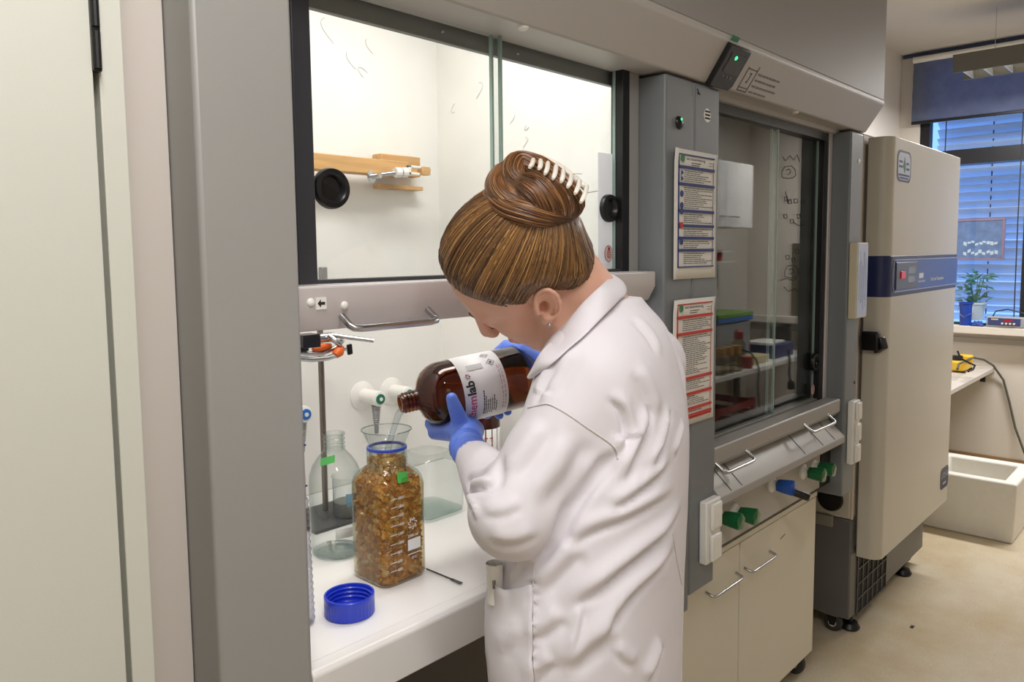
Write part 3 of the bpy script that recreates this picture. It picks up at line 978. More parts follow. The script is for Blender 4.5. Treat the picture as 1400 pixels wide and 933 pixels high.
bx('lid', mat('blue_lid', (50, 110, 190), 0.4), p1[0]-0.51, p1[0], p1[1]-0.31, p1[1]+0.01, p1[2]-0.06, p1[2]-0.03, lt, 0.005)
bx('lid', mat('green_lid', (110, 160, 60), 0.4), p1[0]-0.51, p1[0], p1[1]-0.31, p1[1]+0.01, p1[2]-0.03, p1[2], lt, 0.005)
jarm = thin_glass('vial_glass', (0.8, 0.75, 0.65), (0.4, 0.36, 0.3), 1.45)
capm = mat('tan_cap', (190, 140, 70), 0.5)
for px, nm in ((983, 'first'), (993, 'second'), (1004, 'third')):
    c = mir(px, 480, 2.27)
    c[2] = BZ
    v_ = thing('glass_vial', c, nm+' tan-capped glass jar from the post on the mirrored bench', 'jar', 'tan-capped jars on the opposite bench')
    MB().lathe([(0, 0.0), (0.04, 0.0), (0.042, 0.008), (0.042, 0.09), (0.03, 0.11), (0.03, 0.13)], 18, c).build('jar_body', jarm, v_, smooth=40)
    MB().lathe([(0, 0.0), (0.036, 0.0), (0.036, 0.05), (0, 0.052)], 18, c+np.array([0, 0, 0.115])).build('cap', capm, v_, smooth=40)
c = mir(1008, 470, 2.36)
c[2] = BZ
wb = thing('wash_bottle', c, 'clear squeeze bottle with red top on the opposite bench', 'bottle')
MB().lathe([(0, 0), (0.045, 0), (0.046, 0.15), (0.022, 0.18)], 18, c).build('bottle_body', jarm, wb, smooth=40)
MB().lathe([(0, 0), (0.03, 0), (0.03, 0.05), (0.012, 0.065), (0, 0.065)], 18, c+np.array([0, 0, 0.18])).build('cap', redp, wb, smooth=40)
c = mir(1020, 478, 2.27)
c[2] = BZ
tag(MB().lathe([(0, 0), (0.035, 0), (0.038, 0.075), (0, 0.075)], 16, c).build('red_cup', redp, None, smooth=40), 'small red cup beside the tan-capped jars', 'cup')
c = mir(1046, 470, 2.62)
c[2] = BZ
fl = thing('conical_flask', c, 'clear conical flask in the middle of the opposite bench', 'flask')
MB().lathe([(0, 0), (0.07, 0), (0.073, 0.01), (0.024, 0.15), (0.024, 0.2), (0.03, 0.205)], 20, c).build('flask_body', M['clear'], fl, smooth=40)
c = mir(1040, 488, 2.28)
tag(bx('cream_carton', mat('cream_card', (206, 192, 150), 0.7), c[0]-0.12, c[0]+0.12, c[1]-0.12, c[1], BZ, BZ+0.055, None, 0.005), 'low cream carton at the front of the opposite bench', 'carton')
c0_, c1_ = mir(1062, 480, 2.28), mir(1088, 472, 2.28)
bd = thing('bench_balance', ((c0_[0]+c1_[0])/2, c0_[1]-0.1, BZ), 'dark blue instrument with white top on the opposite bench', 'instrument')
bx('case', mat('dark_blue_panel', (52, 60, 110)), c0_[0], c1_[0], c0_[1]-0.25, c0_[1], BZ, BZ+0.1, bd, 0.012)
bx('plate', M['white'], c0_[0]-0.05, c1_[0]-0.12, c0_[1]-0.22, c0_[1]-0.02, BZ+0.1, BZ+0.12, bd, 0.005)
q0, q1 = mir(1060, 448, 2.5), mir(1088, 446, 2.5)
bf = thing('black_monitor', ((q0[0]+q1[0])/2, q0[1], BZ), 'black rounded monitor back on the opposite bench', 'monitor')
MB().prism([(q0[0]+0.02, BZ+0.04), (q1[0], BZ+0.04), (q1[0]+0.01, BZ+0.16), (q1[0]-0.03, q1[2]+0.01), (q1[0]-0.12, q1[2]+0.02), (q0[0], q0[2])], q0[1]-0.05, q0[1], 'y').build('monitor_shell', mat('matt_black', (26, 26, 26), 0.7), bf, 0.012)
bx('monitor_stand', mat('matt_black', (26, 26, 26), 0.7), (q0[0]+q1[0])/2-0.08, (q0[0]+q1[0])/2+0.08, q0[1]-0.12, q0[1]+0.02, BZ, BZ+0.045, bf, 0.004)
pt_ = [mir(1080, 478, 2.2), mir(1082, 495, 2.2), mir(1081, 512, 2.2), mir(1083, 524, 2.2)]
pg = thing('hanging_plug', pt_[0], 'black lead with plug dangling over the opposite bench edge', 'cable')
MB().tube(pt_, 0.009, 8).build('lead', M['black'], pg, smooth=60)
MB().lathe([(0, 0), (0.022, 0.0), (0.026, 0.05), (0.0, 0.055)], 12, pt_[-1]+np.array([0, 0, 0.008]), (0.3, 0, -1)).build('plug', M['black'], pg, smooth=40)
tag(MB().tube([mir(1090, 480, 2.2), mir(1095, 487, 2.2), mir(1094, 495, 2.2), mir(1090, 505, 2.2)], 0.006, 8).build('white_lead', M['white'], None, smooth=60), 'thin pale lead hanging beside the black plug', 'cable')
tag(MB().tube([mir(1012, 478, 2.27), mir(1024, 482, 2.21), mir(1032, 492, 2.2), mir(1036, 505, 2.2), mir(1034, 525, 2.2), mir(1036, 560, 2.2)], 0.006, 8).build('thin_hose', M['black'], None, smooth=60), 'thin dark hose looping over the front of the opposite bench', 'hose')
c = mir(1003, 560, 2.35)
rbk = thing('red_crate', (c[0], c[1], 0.0), 'dark red slatted crate under the opposite bench', 'crate')
rm = mat('dark_red_plastic', (160, 30, 38), 0.4)
bw, bd_ = 0.27, 0.17
yc_ = c[1]-bd_
for k in range(6):
    z = 0.06+0.075*k
    for s_ in (-1, 1):
        bx('slat', rm, c[0]-bw, c[0]+bw, yc_+s_*bd_-0.006, yc_+s_*bd_+0.006, z, z+0.045, rbk)
        bx('slat', rm, c[0]+s_*bw-0.006, c[0]+s_*bw+0.006, yc_-bd_, yc_+bd_, z, z+0.045, rbk)
for sx_ in (-1, 1):
    for sy_ in (-1, 1):
        bx('corner_post', rm, c[0]+sx_*bw-0.012, c[0]+sx_*bw+0.012, yc_+sy_*bd_-0.012, yc_+sy_*bd_+0.012, 0.0, 0.49, rbk)
bx('crate_floor', rm, c[0]-bw, c[0]+bw, yc_-bd_, yc_+bd_, 0.03, 0.04, rbk)

# ---- fascia over both hoods, with the casing above
fa = thing('hood_fascia', (1.6, 0.95, 1.9), 'long sloping grey-white fascia above both fume hoods', 'fascia')
MB().prism([(CY, 1.9), (0.862, 1.985), (0.862, 2.0), (0.95, 2.0), (1.02, 1.9)], 0.40, 2.765, 'x').build('sloping_front', M['fascia'], fa, 0.004, 30)
bx('upper_casing', M['upper'], 0.40, 2.765, 0.864, 0.90, 2.0, 2.868, fa, 0.002)
bx('casing_end', M['upper'], 2.735, 2.765, 0.90, 1.70, 2.305, 2.868, fa)
bx('casing_end', M['upper'], 0.40, 0.43, 0.90, 1.70, 2.305, 2.868, fa)
for px, py in ((715, 37), (1087, 153)):
    c = at(px, py, z=1.9)
    MB().lathe([(0.0, 0.006), (0.008, 0.005), (0.011, 0.001), (0.011, 0.0), (0.0, 0.0)], 16, c, (0, 0, -1)).build('plug_cap', M['white'], fa, smooth=50)
# frame of the slanted face for things on it
sn = np.array([0, -0.085, -0.058]); sn /= np.linalg.norm(sn)
su = np.array([0, -0.058, 0.085]); su /= np.linalg.norm(su)
def on_fascia(px, py):
    d = ray(px, py)
    p0_ = np.array([0, CY, 1.9])
    return CAM+d*np.dot(p0_-CAM, sn)/np.dot(d, sn)
dsp = [on_fascia(*p) for p in ((991, 60), (1018, 69), (998, 120), (967, 112))]
dc = sum(dsp)/4
hw, hh = 0.052, 0.052
dt_ = thing('hood_monitor', dc, 'black airflow monitor with green light on the fascia', 'monitor')
X3 = np.array([1.0, 0, 0])
vsq = []
shp = [(-hw, hh), (hw*0.95, hh), (hw, hh*0.8), (hw, -hh*0.75), (hw*0.8, -hh), (-hw, -hh)]
nn = len(shp)
vsq = [dc+X3*a_+su*b_ for a_, b_ in shp]+[dc+X3*a_*0.97+su*b_*0.97+sn*0.014 for a_, b_ in shp]
MB().add(vsq, [tuple(range(nn)), tuple(range(nn, 2*nn))]+[(i, (i+1) % nn, nn+(i+1) % nn, nn+i) for i in range(nn)]).build('monitor_case', M['black'], dt_, 0.002, 30)
MB().obox(dc+sn*0.0145+su*0.012+X3*0.004, X3*0.036, su*0.024, sn*0.0006).build('screen', mat('dark_screen', (46, 48, 56), 0.2), dt_)
MB().lathe([(0, 0.002), (0.004, 0.0015), (0.005, 0.0), (0, 0)], 14, dc+sn*0.0152+su*0.026-X3*0.006, sn).build('green_lamp', mat('green_led', (40, 220, 120), 0.3, emit=(60, 255, 150), estr=2.0), dt_)
for k in range(3):
    MB().lathe([(0, 0.0012), (0.0035, 0.001), (0.004, 0.0), (0, 0)], 12, dc+sn*0.0145-su*0.021+X3*(-0.018+0.017*k), sn).build('button', mat('grey_button', (96, 96, 96), 0.4), dt_)
gl_ = on_fascia(1004, 56)
tag(MB().obox(gl_+su*0.005, X3*0.016, su*0.006, sn*0.0008).build('green_tape', mat('green_tape', (20, 120, 84), 0.5)), 'small green tape strip above the black monitor', 'tape')
# pictogram and lines of print beside the monitor
pc = on_fascia(1022, 109)
sg = thing('fascia_sign', pc, 'printed sash pictogram with four lines of text on the fascia', 'sign')
inkf = mat('grey_print', (132, 129, 126), 0.7)
fm = MB()
for a_, b_, hx, hz in ((-0.024, 0, 0.0016, 0.030), (0.024, 0.004, 0.0016, 0.034), (0, 0.026, 0.025, 0.0014), (0, -0.022, 0.025, 0.0014), (0, -0.030, 0.025, 0.0018)):
    fm.obox(pc+X3*a_+su*b_+sn*0.0006, X3*hx, su*hz, sn*0.0003)
for a_, b_, hx, hz in ((0.003, 0.008, 0.0016, 0.010), (0.0, 0.016, 0.006, 0.0012), (0.0, -0.006, 0.004, 0.003)):
    fm.obox(pc+X3*a_+su*b_+sn*0.0006, X3*hx, su*hz, sn*0.0003)
fm.build('pictogram', mat('mid_grey_print', (104, 100, 102), 0.7), sg)
tm = MB()
for k in range(4):
    xx = 0.036
    tot = (0.12, 0.11, 0.12, 0.09)[k]
    while xx < 0.036+tot:
        wl = rnd.uniform(0.008, 0.024)
        tm.obox(pc+X3*(xx+wl/2)+su*(0.02-0.0155*k)+sn*0.0006, X3*(wl/2), su*0.0026, sn*0.0003)
        xx += wl+0.004
tm.build('text_lines', inkf, sg)

# ---- things on the posts
def notice(name, corners, color, head, label, bands, seed):
    r_ = random.Random(seed)
    x0, x1, z0, z1 = corners
    y = CY-0.003
    t = thing(name, ((x0+x1)/2, y, z0), label, 'notice')
    W, H = x1-x0, z1-z0
    vs, fs = [], []
    nx_, nz_ = 8, 10
    for i in range(nx_+1):
        for j in range(nz_+1):
            u, v = i/nx_, j/nz_
            curl = 0.004*max(0, (0.25-u)/0.25)**2+0.003*max(0, (v-0.85)/0.15)**2
            vs.append((x0+W*u, y-curl-0.001, z0+H*v))
    for i in range(nx_):
        for j in range(nz_):
            a = i*(nz_+1)+j
            fs.append((a, a+1, a+nz_+2, a+nz_+1))
    MB().add(vs, fs).build('sheet', M['paper'], t, smooth=60, solid=0.0004)
    yf = y-0.0025
    def P(u, v):
        return x0+W*u, z0+H*v
    def rect(mb, u0, u1, v0, v1, dy=0.0):
        a, b = P(u0, v0), P(u1, v1)
        mb.box(a[0], b[0], yf-dy-0.0001-0.0028*(u0 < 0.2), yf-dy, a[1], b[1])
    fr_ = MB()
    mu0, mu1, mv0, mv1 = 0.10, 0.92, 0.09 if bands[0] == 'b' else 0.05, 0.965
    for a in ((mu0, mu0+0.012, mv0, mv1), (mu1-0.012, mu1, mv0, mv1), (mu0, mu1, mv0, mv0+0.009), (mu0, mu1, mv1-0.009, mv1)):
        rect(fr_, *a)
    fr_.build('border', color, t)
    for v in bands[1]:
        bmb = MB()
        rect(bmb, mu0, mu1, v-0.011, v+0.011, 0.0002)
        bmb.build('heading_band', color, t)
    hd = MB()
    c = P(0.5, 0.925)
    put_text(hd, head, 0.0115, (c[0], yf-0.0003, c[1]), (1, 0, 0), (0, 0, 1), 1.6, 'c')
    for k, v in enumerate((0.905, 0.888)):
        rect(hd, 0.4, 0.62-0.04*k, v-0.002, v+0.003)
    for k in range(3):
        rect(hd, 0.8, 0.89, 0.94-0.02*k, 0.944-0.02*k)
    vv = bands[1]+[mv0]
    for i in range(len(vv)-1):
        v = vv[i]-0.028
        while v > vv[i+1]+0.02:
            u = 0.24
            ue = r_.uniform(0.5, 0.88)
            while u < ue:
                wl = r_.uniform(0.02, 0.09)
                rect(hd, u, min(u+wl, 0.9), v, v+0.0045)
                u += wl+0.012
            v -= 0.0155
    hd.build('text_lines', M['print'], t)
    ic = MB()
    a = P(0.18, 0.93)
    ic.lathe([(0, 0), (0.009, 0), (0.009, 0.0004), (0, 0.0004)], 16, (a[0], yf-0.003, a[1]), (0, -1, 0))
    ic.build('crest', M['greenp'], t)
    sym = MB()
    for v in ((0.82, 0.775, 0.66, 0.57, 0.525, 0.29) if bands[0] == 'b' else ()):
        a = P(0.165, v)
        sym.lathe([(0, 0), (0.0075, 0), (0.0075, 0.0004), (0, 0.0004)], 12 if v < 0.7 else 3, (a[0], yf-0.003, a[1]), (0, -1, 0))
    if sym.v:
        sym.build('safety_symbols', M['navy'], t)
        s2_ = MB()
        rect(s2_, 0.135, 0.2, 0.395, 0.44, 0.0003)
        s2_.build('fire_symbol', M['red'], t)
    return t
notice('safety_notice', (1.513, 1.714, 1.437, 1.733), M['navy'], 'Betriebsanweisung', 'blue-banded safety notice taped to the grey post', ('b', [0.865, 0.735, 0.53, 0.415, 0.32, 0.225]), 3)
nt2 = notice('safety_notice', (1.513, 1.712, 1.088, 1.39), M['red'], 'Betriebsanweisung', 'red-banded safety notice on the grey post beside the coat', ('r', [0.86, 0.73, 0.375, 0.25, 0.13, 0.075]), 5)
c = at(928, 168, y=CY)
bt_ = thing('post_button', c, 'small black oval button with green light on the grey post', 'button')
MB().lathe([(0, 0.008), (0.011, 0.007), (0.0145, 0.003), (0.015, 0), (0, 0)], 22, c, (0, -1, 0)).build('button_body', M['black'], bt_, smooth=50)
MB().lathe([(0, 0.0015), (0.003, 0.001), (0.0035, 0), (0, 0)], 12, c+np.array([0, -0.007, 0.007]), (0, -1, 0)).build('green_lamp', mat('green_led', (40, 220, 120)), bt_)
c = at(967, 158, y=CY)
bs = thing('post_badge', c, 'small printed test badge near the top of the grey post', 'badge')
MB().lathe([(0, 0.0006), (0.0165, 0.0006), (0.017, 0), (0, 0)], 8, c, (0, -1, 0)).build('badge_plate', M['white'], bs)
bp_ = MB()
for k in range(3):
    bp_.box(c[0]-0.012, c[0]+0.012, CY-0.0012, CY-0.0007, c[2]-0.009+0.008*k, c[2]-0.005+0.008*k)
bp_.build('badge_print', M['print'], bs)
c = at(953, 126, y=CY)
hk = MB().tube([c+np.array([0, -0.001, 0.008]), c+np.array([0, -0.004, -0.002]), c+np.array([0.004, -0.006, -0.006]), c+np.array([-0.004, -0.006, -0.006]), c+np.array([0, -0.002, -0.002])], 0.0012, 6).build('wire_hook', M['black'])
tag(hk, 'tiny dark hook at the seam near the top of the grey post', 'hook')
def sockets(name, x0, x1, z0, z1, n, label):
    t = thing(name, ((x0+x1)/2, CY, z0), label, 'socket')
    bx('back_box', M['white'], x0, x1, CY-0.022, CY-0.0005, z0, z1, t, 0.004)
    hgt = (z1-z0)/n
    for k in range(n):
        zc = z0+hgt*(k+0.5)
        s = bx('socket_lid', M['white'], x0+0.014, x1-0.01, CY-0.032, CY-0.022, zc-hgt*0.42, zc+hgt*0.42, t, 0.004)
        bx('lid_panel', M['white'], x0+0.02, x1-0.016, CY-0.0335, CY-0.032, zc-hgt*0.34, zc+hgt*0.34, s, 0.001)
    return t
sockets('power_socket', 1.655, 1.728, 0.725, 0.885, 2, 'white double power socket low on the grey post beside the coat')
sockets('power_socket', 2.662, 2.728, 0.765, 0.985, 3, 'white triple power socket on the post beside the freezer')
bs0 = thing('document_box', (2.7, 0.9, 1.26), 'cream plastic document box with bluish sheet on the post beside the freezer', 'box')
bx('box_body', mat('yellowed_plastic', (214, 204, 176), 0.45), 2.638, 2.742, 0.893, CY-0.0005, 1.27, 1.525, bs0, 0.003)
bx('front_sheet', mat('pale_blue_sheet', (196, 208, 236), 0.35), 2.646, 2.738, 0.8915, 0.8935, 1.275, 1.52, bs0)
pt2 = MB()
for k in range(7):
    pt2.box(2.655+0.011*k, 2.657+0.011*k, 0.891, 0.8916, 1.285+rnd.uniform(0, .05), 1.50-rnd.uniform(0, .08))
pt2.build('faint_print', mat('faint_blue_ink', (150, 166, 206), 0.6), bs0)
for px, py, nm, r_, m_, lb in ((1174, 221, 'post_plate', 0.011, M['white'], 'small round printed plate high on the post beside the freezer'), (1168, 523, 'post_stud', 0.006, M['black'], 'small black stud on the post above the triple socket')):
    c = at(px, py, y=CY)
    o = MB().lathe([(0, 0.003), (r_*0.8, 0.0025), (r_, 0), (0, 0)], 14, c, (0, -1, 0)).build(nm, m_, None, smooth=50)
    tag(o, lb, 'fitting')

# ---- rolling cabinet below the second hood
rc = thing('rolling_cabinet', (2.03, 1.3, 0.0), 'cream two-door cabinet on castors under the second fume hood', 'cabinet')
bx('carcass', M['cabinet'], 1.64, 2.615, 1.02, 1.6, 0.085, 0.646, rc)
bx('top_panel', M['cabinet'], 1.64, 2.618, 0.998, 1.6, 0.648, 0.664, rc, 0.001)
for a, b, hs in ((1.642, 2.041, -1), (2.046, 2.615, 1)):
    d_ = bx('door', M['cabinet'], a, b, 1.0, 1.019, 0.085, 0.644, rc, 0.0015)
    hp = (at(972, 808, y=0.985), at(1012, 795, y=0.985)) if hs < 0 else (at(1024, 777, y=0.985), at(1058, 762, y=0.985))
    zz = (hp[0][2]+hp[1][2])/2
    u_handle(hp[0][0], hp[1][0], 1.0, zz+0.006, 0.026, 0.008, d_, 0.0042)
c = at(1070, 734, y=1.0)
MB().obox((c[0], 0.9995, c[2]), (0.018, 0, 0.003), (0, 0.0004, 0), (-0.0004, 0, 0.0022)).build('scratch', mat('brown_scratch', (170, 140, 96), 0.7), rc)
def castor(x, y, parent, r=0.04):
    cs = bx('castor_plate', M['steel'], x-0.03, x+0.03, y-0.03, y+0.03, 2*r+0.001, 2*r+0.005, parent)
    MB().prism([(y-0.022, 2*r), (y+0.022, 2*r), (y+0.01, r-0.008), (y-0.01, r-0.008)], x-0.016, x+0.016, 'x').build('castor_fork', M['black'], cs)
    MB().lathe([(0.0, -0.012), (r*0.8, -0.012), (r, -0.008), (r, 0.008), (r*0.8, 0.012), (0, 0.012)], 24, (x, y, r), (1, 0, 0)).build('castor_wheel', mat('grey_rubber_tyre', (58, 56, 54), 0.6), cs, smooth=40)
    MB().lathe([(0.0, -0.014), (r*0.45, -0.014), (r*0.45, 0.014), (0, 0.014)], 16, (x, y, r), (1, 0, 0)).build('castor_hub', M['rail'], cs, smooth=40)
for x in (1.70, 2.575):
    for y in (1.05, 1.54):
        castor(x, y, rc)

# ---- upright freezer
fz_ = thing('upright_freezer', (3.43, 1.35, 0.0), 'tall cream ultra-low freezer with blue control band', 'freezer')
FX0, FX1 = 2.945, 3.93
bx('base', M['darkgrey'], FX0, FX1, 0.99, 1.70, 0.075, 0.47, fz_, 0.006)
bx('body', M['cream'], FX0, FX1, 0.995, 1.70, 0.472, 1.93, fz_, 0.008)
bx('corner_strip', mat('pale_pink_trim', (214, 200, 186), 0.5), FX0+0.002, FX0+0.02, 0.988, 0.998, 0.472, 1.925, fz_, 0.003)
bx('gasket', mat('grey_gasket', (120, 114, 104), 0.7), FX0+0.05, FX1-0.02, 0.98, 0.996, 0.36, 1.89, fz_)
def door_piece(name, m, z0, z1, parent, grow=0.0):
    r_ = 0.045
    x0, x1, y0, y1 = FX0+0.035-grow, FX1+0.03+grow, 0.898-grow, 0.982
    pts = [(x1, y1), (x0, y1)]
    for k in range(8):
        g = math.pi+k/7*math.pi/2
        pts.append((x0+r_+r_*math.cos(g), y0+r_+r_*math.sin(g)))
    for k in range(8):
        g = 1.5*math.pi+k/7*math.pi/2
        pts.append((x1-0.02+0.02*math.cos(g), y0+0.02+0.02*math.sin(g)))
    return MB().prism(pts, z0, z1, 'z').build(name, m, parent, 0.003, 30)
door_piece('door', M['cream'], 0.322, 1.912, fz_)
bnd = door_piece('control_band', mat('navy_band', (30, 42, 92), 0.4), 1.325, 1.478, fz_, 0.0015)
yb = 0.8965-0.0004
bx('blue_face', mat('royal_blue_band', (44, 84, 164), 0.35), FX0+0.11, FX1+0.02, yb-0.0006, yb, 1.342, 1.462, bnd)
ln_ = mat('silver_line', (168, 176, 206), 0.4)
for z in (1.342, 1.462):
    bx('pinstripe', ln_, FX0+0.10, FX1+0.02, yb-0.0012, yb-0.0006, z-0.0018, z+0.0018, bnd)
arc = [(FX0+0.10-0.022*math.sin(a), yb-0.0009, 1.402+0.06*math.cos(a)) for a in np.linspace(0, math.pi, 12)]
MB().tube(arc, 0.0016, 6).build('pinstripe', ln_, bnd)
k0, k1 = at(1225, 357, y=yb), at(1252, 398, y=yb)
kp = bx('keypad', mat('grey_keypad', (88, 96, 112), 0.4), k0[0], k1[0], yb-0.004, yb, 1.35, 1.452, bnd, 0.002)
for z in (1.385, 1.42):
    bx('display', mat('lcd_grey', (124, 132, 134), 0.25), k0[0]+0.14, k1[0]-0.03, yb-0.0046, yb-0.004, z-0.012, z+0.012, kp)
bx('red_switch', mat('red_switch', (196, 20, 56), 0.3, emit=(220, 20, 60), estr=0.25), k0[0]+0.045, k0[0]+0.095, yb-0.009, yb-0.004, 1.39, 1.418, kp, 0.002)
lx = k1[0]+0.035
bx('logo_square', M['whiteprint'], lx, lx+0.06, yb-0.0012, yb-0.0007, 1.385, 1.405, bnd)
tx = MB()
put_text(tx, 'New Brunswick', 0.015, (lx-0.01, yb-0.001, 1.368), (1, 0, 0), (0, 0, 1), 1.5)
tx.build('lettering', M['whiteprint'], bnd)
tx = MB()
put_text(tx, 'Ultra Low Temperature', 0.020, (lx+0.17, yb-0.001, 1.370), (1, 0, 0), (0, 0, 1), 1.5)
tx.build('lettering', M['whiteprint'], bnd)
# badges on the freezer door
def badge(px, py, hw_, hz_, dark, parent):
    c = at(px, py, y=0.8978)
    def rr(s, y):
        pts = []
        for sx, sz, a0 in ((1, 1, 0), (-1, 1, 90), (-1, -1, 180), (1, -1, 270)):
            for k in range(5):
                g = math.radians(a0+k*22.5)
                pts.append((c[0]+sx*(hw_*s-hw_*0.35)+hw_*0.35*math.cos(g), c[2]+sz*(hz_*s-hw_*0.35)+hw_*0.35*math.sin(g)))
        return MB().prism(pts, y-0.0006, y, 'y')
    b_ = rr(1.0, 0.8978).build('door_badge', mat('navy_badge', (28, 32, 66), 0.4), parent)
    if not dark:
        rr(0.86, 0.8971).build('badge_face', mat('pale_blue_badge', (198, 204, 222), 0.4), b_)
        g_ = MB()
        for ba, bb, z_ in ((-0.72, -0.3, 0.016), (-0.74, -0.25, -0.002), (0.3, 0.62, 0.012), (0.3, 0.72, -0.008)):
            g_.box(c[0]+hw_*ba, c[0]+hw_*bb, 0.8958, 0.8964, c[2]+z_-0.004, c[2]+z_+0.004)
        g_.box(c[0]-hw_*0.74, c[0]+hw_*0.74, 0.8958, 0.8964, c[2]-hz_*0.62, c[2]-hz_*0.5)
        g_.box(c[0]-hw_*0.6, c[0]+hw_*0.6, 0.8958, 0.8964, c[2]-hz_*0.8, c[2]-hz_*0.7)
        g_.build('badge_print', M['navy'], b_)
        MB().prism([(c[0]+0.002, c[2]+hz_*0.62), (c[0]+hw_*0.18, c[2]), (c[0]+0.006, c[2]-hz_*0.42), (c[0]-hw_*0.14, c[2])], 0.8956, 0.8962, 'y').build('leaf_mark', M['greenp'], b_)
    else:
        g_ = MB()
        put_text(g_, 'U725-G', 0.034, (c[0], 0.8968, c[2]+0.002), (1, 0, 0), (0, 0, 1), 1.5, 'c')
        g_.box(c[0]-hw_*0.4, c[0]+hw_*0.4, 0.8966, 0.897, c[2]-hz_*0.6, c[2]-hz_*0.4)
        g_.build('badge_print', ln_, b_)
badge(1236, 228, 0.085, 0.058, False, fz_)
badge(1291, 653, 0.068, 0.05, True, fz_)
# latch at the left of the door, cap and lock plate on the side, grille, feet
hdl = MB()
c = at(1186, 467, y=0.95)
hdl.obox((FX0+0.015, 0.945, c[2]), (0.018, 0, 0), (0, 0.03, 0), (0, 0, 0.035))
hdl.obox((FX0+0.022, 0.915, c[2]-0.014), (0.014, -0.006, 0), (0.004, 0.018, -0.012), (0, 0.006, 0.022))
hdl.build('latch', M['black'], fz_, 0.006, 30)
c = at(1135, 682, x=FX0)
MB().lathe([(0, 0.012), (0.045, 0.01), (0.05, 0.0), (0, 0)], 28, c, (-1, 0, 0)).build('port_cap', M['black'], fz_, smooth=40)
c = at(1122, 709, x=FX0)
bx('lock_plate', mat('glass_grey_plate', (150, 146, 136), 0.3), FX0-0.014, FX0, c[1]-0.05, c[1]+0.05, c[2]-0.022, c[2]+0.022, fz_, 0.003)
ga, gb = at(1172, 757, y=0.99), at(1209, 802, y=0.99)
gx0, gx1, gz0, gz1 = ga[0], gb[0], float(at(1174, 836, y=0.99)[2]), 0.44
gr = bx('grille_recess', mat('matt_black', (26, 26, 26)), gx0, gx1, 0.9885, 0.9905, gz0, gz1, fz_)
gm_ = mat('grille_grey', (70, 70, 70), 0.4)
for k in range(7):
    xx = gx0+(gx1-gx0)*k/6
    bx('grille_bar', gm_, xx-0.003, xx+0.003, 0.984, 0.9885, gz0, gz1, gr)
for k in range(7):
    zz = gz0+(gz1-gz0)*k/6
    bx('grille_bar', gm_, gx0, gx1, 0.983, 0.9885, zz-0.0022, zz+0.0022, gr)
bx('panel_seam', M['black'], 3.62, 3.623, 0.9888, 0.991, 0.25, 0.46, fz_)
bx('slot', M['black'], 3.885, 3.897, 0.9888, 0.991, 0.36, 0.44, fz_)
for x in (FX0+0.10, FX1-0.2):
    f_ = MB().lathe([(0, 0), (0.036, 0), (0.04, 0.008), (0.03, 0.026), (0.012, 0.03), (0.012, 0.078), (0, 0.078)], 20, (x, 1.02, 0.0)).build('levelling_foot', M['black'], fz_, smooth=40)
    MB().lathe([(0, 0), (0.036, 0), (0.04, 0.008), (0.03, 0.026), (0.012, 0.03), (0.012, 0.078), (0, 0.078)], 20, (x, 1.64, 0.0)).build('levelling_foot', M['black'], fz_, smooth=40)
castor(FX0+0.035, 1.06, fz_, 0.035)
castor(FX1-0.05, 1.06, fz_, 0.035)
tag(bx('floor_scrap', M['print'], 3.2, 3.225, 0.83, 0.842, 0.0, 0.002), 'tiny dark scrap lying on the floor before the freezer', 'scrap')

# ================================================================== LAB WARE IN THE FIRST HOOD
def rsq(half, rc_, n=8):
    """rounded square outline"""
    pts = []
    for sx, sy, a0 in ((1, 1, 0), (-1, 1, 90), (-1, -1, 180), (1, -1, 270)):
        for k in range(n):
            g = math.radians(a0+k*90/(n-1))
            pts.append((sx*(half-rc_)+rc_*math.cos(g), sy*(half-rc_)+rc_*math.sin(g)))
    return pts


def sq_loft(levels, c, n=8):
    """stack of outlines: (z, half width, corner radius)"""
    vs, fs = [], []
    m = 4*n
    for z, h, r in levels:
        for x, y in rsq(h, min(r, h), n):
            vs.append((c[0]+x, c[1]+y, c[2]+z))
    for i in range(len(levels)-1):
        for k in range(m):
            fs.append((i*m+k, i*m+(k+1) % m, (i+1)*m+(k+1) % m, (i+1)*m+k))
    return vs, fs


# ---- square jar of amber chips
JC = np.array([0.853, 1.118, 0.9])
JH = 0.0525
jar = thing('square_glass_jar', JC, 'square clear glass jar full of amber chips beneath the funnel', 'jar')
lev = [(0.001, 0.001, 0.001), (0.001, JH*0.8, 0.02), (0.004, JH*0.95, 0.02), (0.012, JH, 0.018), (0.178, JH, 0.018), (0.19, JH*0.975, 0.021), (0.200, JH*0.9, 0.026),
       (0.208, JH*0.79, 0.034), (0.212, 0.038, 0.038), (0.215, 0.0355, 0.0355)]
for k in range(4):
    z = 0.216+k*0.0065
    lev += [(z, 0.035, 0.035), (z+0.002, 0.0378, 0.0378), (z+0.0042, 0.0378, 0.0378), (z+0.006, 0.035, 0.035)]
lev += [(0.246, 0.035, 0.035), (0.2465, 0.033, 0.033), (0.21, 0.033, 0.033)]
MB().add(*sq_loft(lev, JC)).build('jar_glass', M['clear'], jar, smooth=50)
MB().lathe([(0.033, 0.2425), (0.0372, 0.2425), (0.0375, 0.2455), (0.0365, 0.2475), (0.033, 0.2475)], 40, JC, closed=True).build('pouring_ring', mat('royal_blue_ring', (48, 76, 186), 0.35), jar, smooth=40)
yf = JC[1]-JH-0.0006
mk = MB()
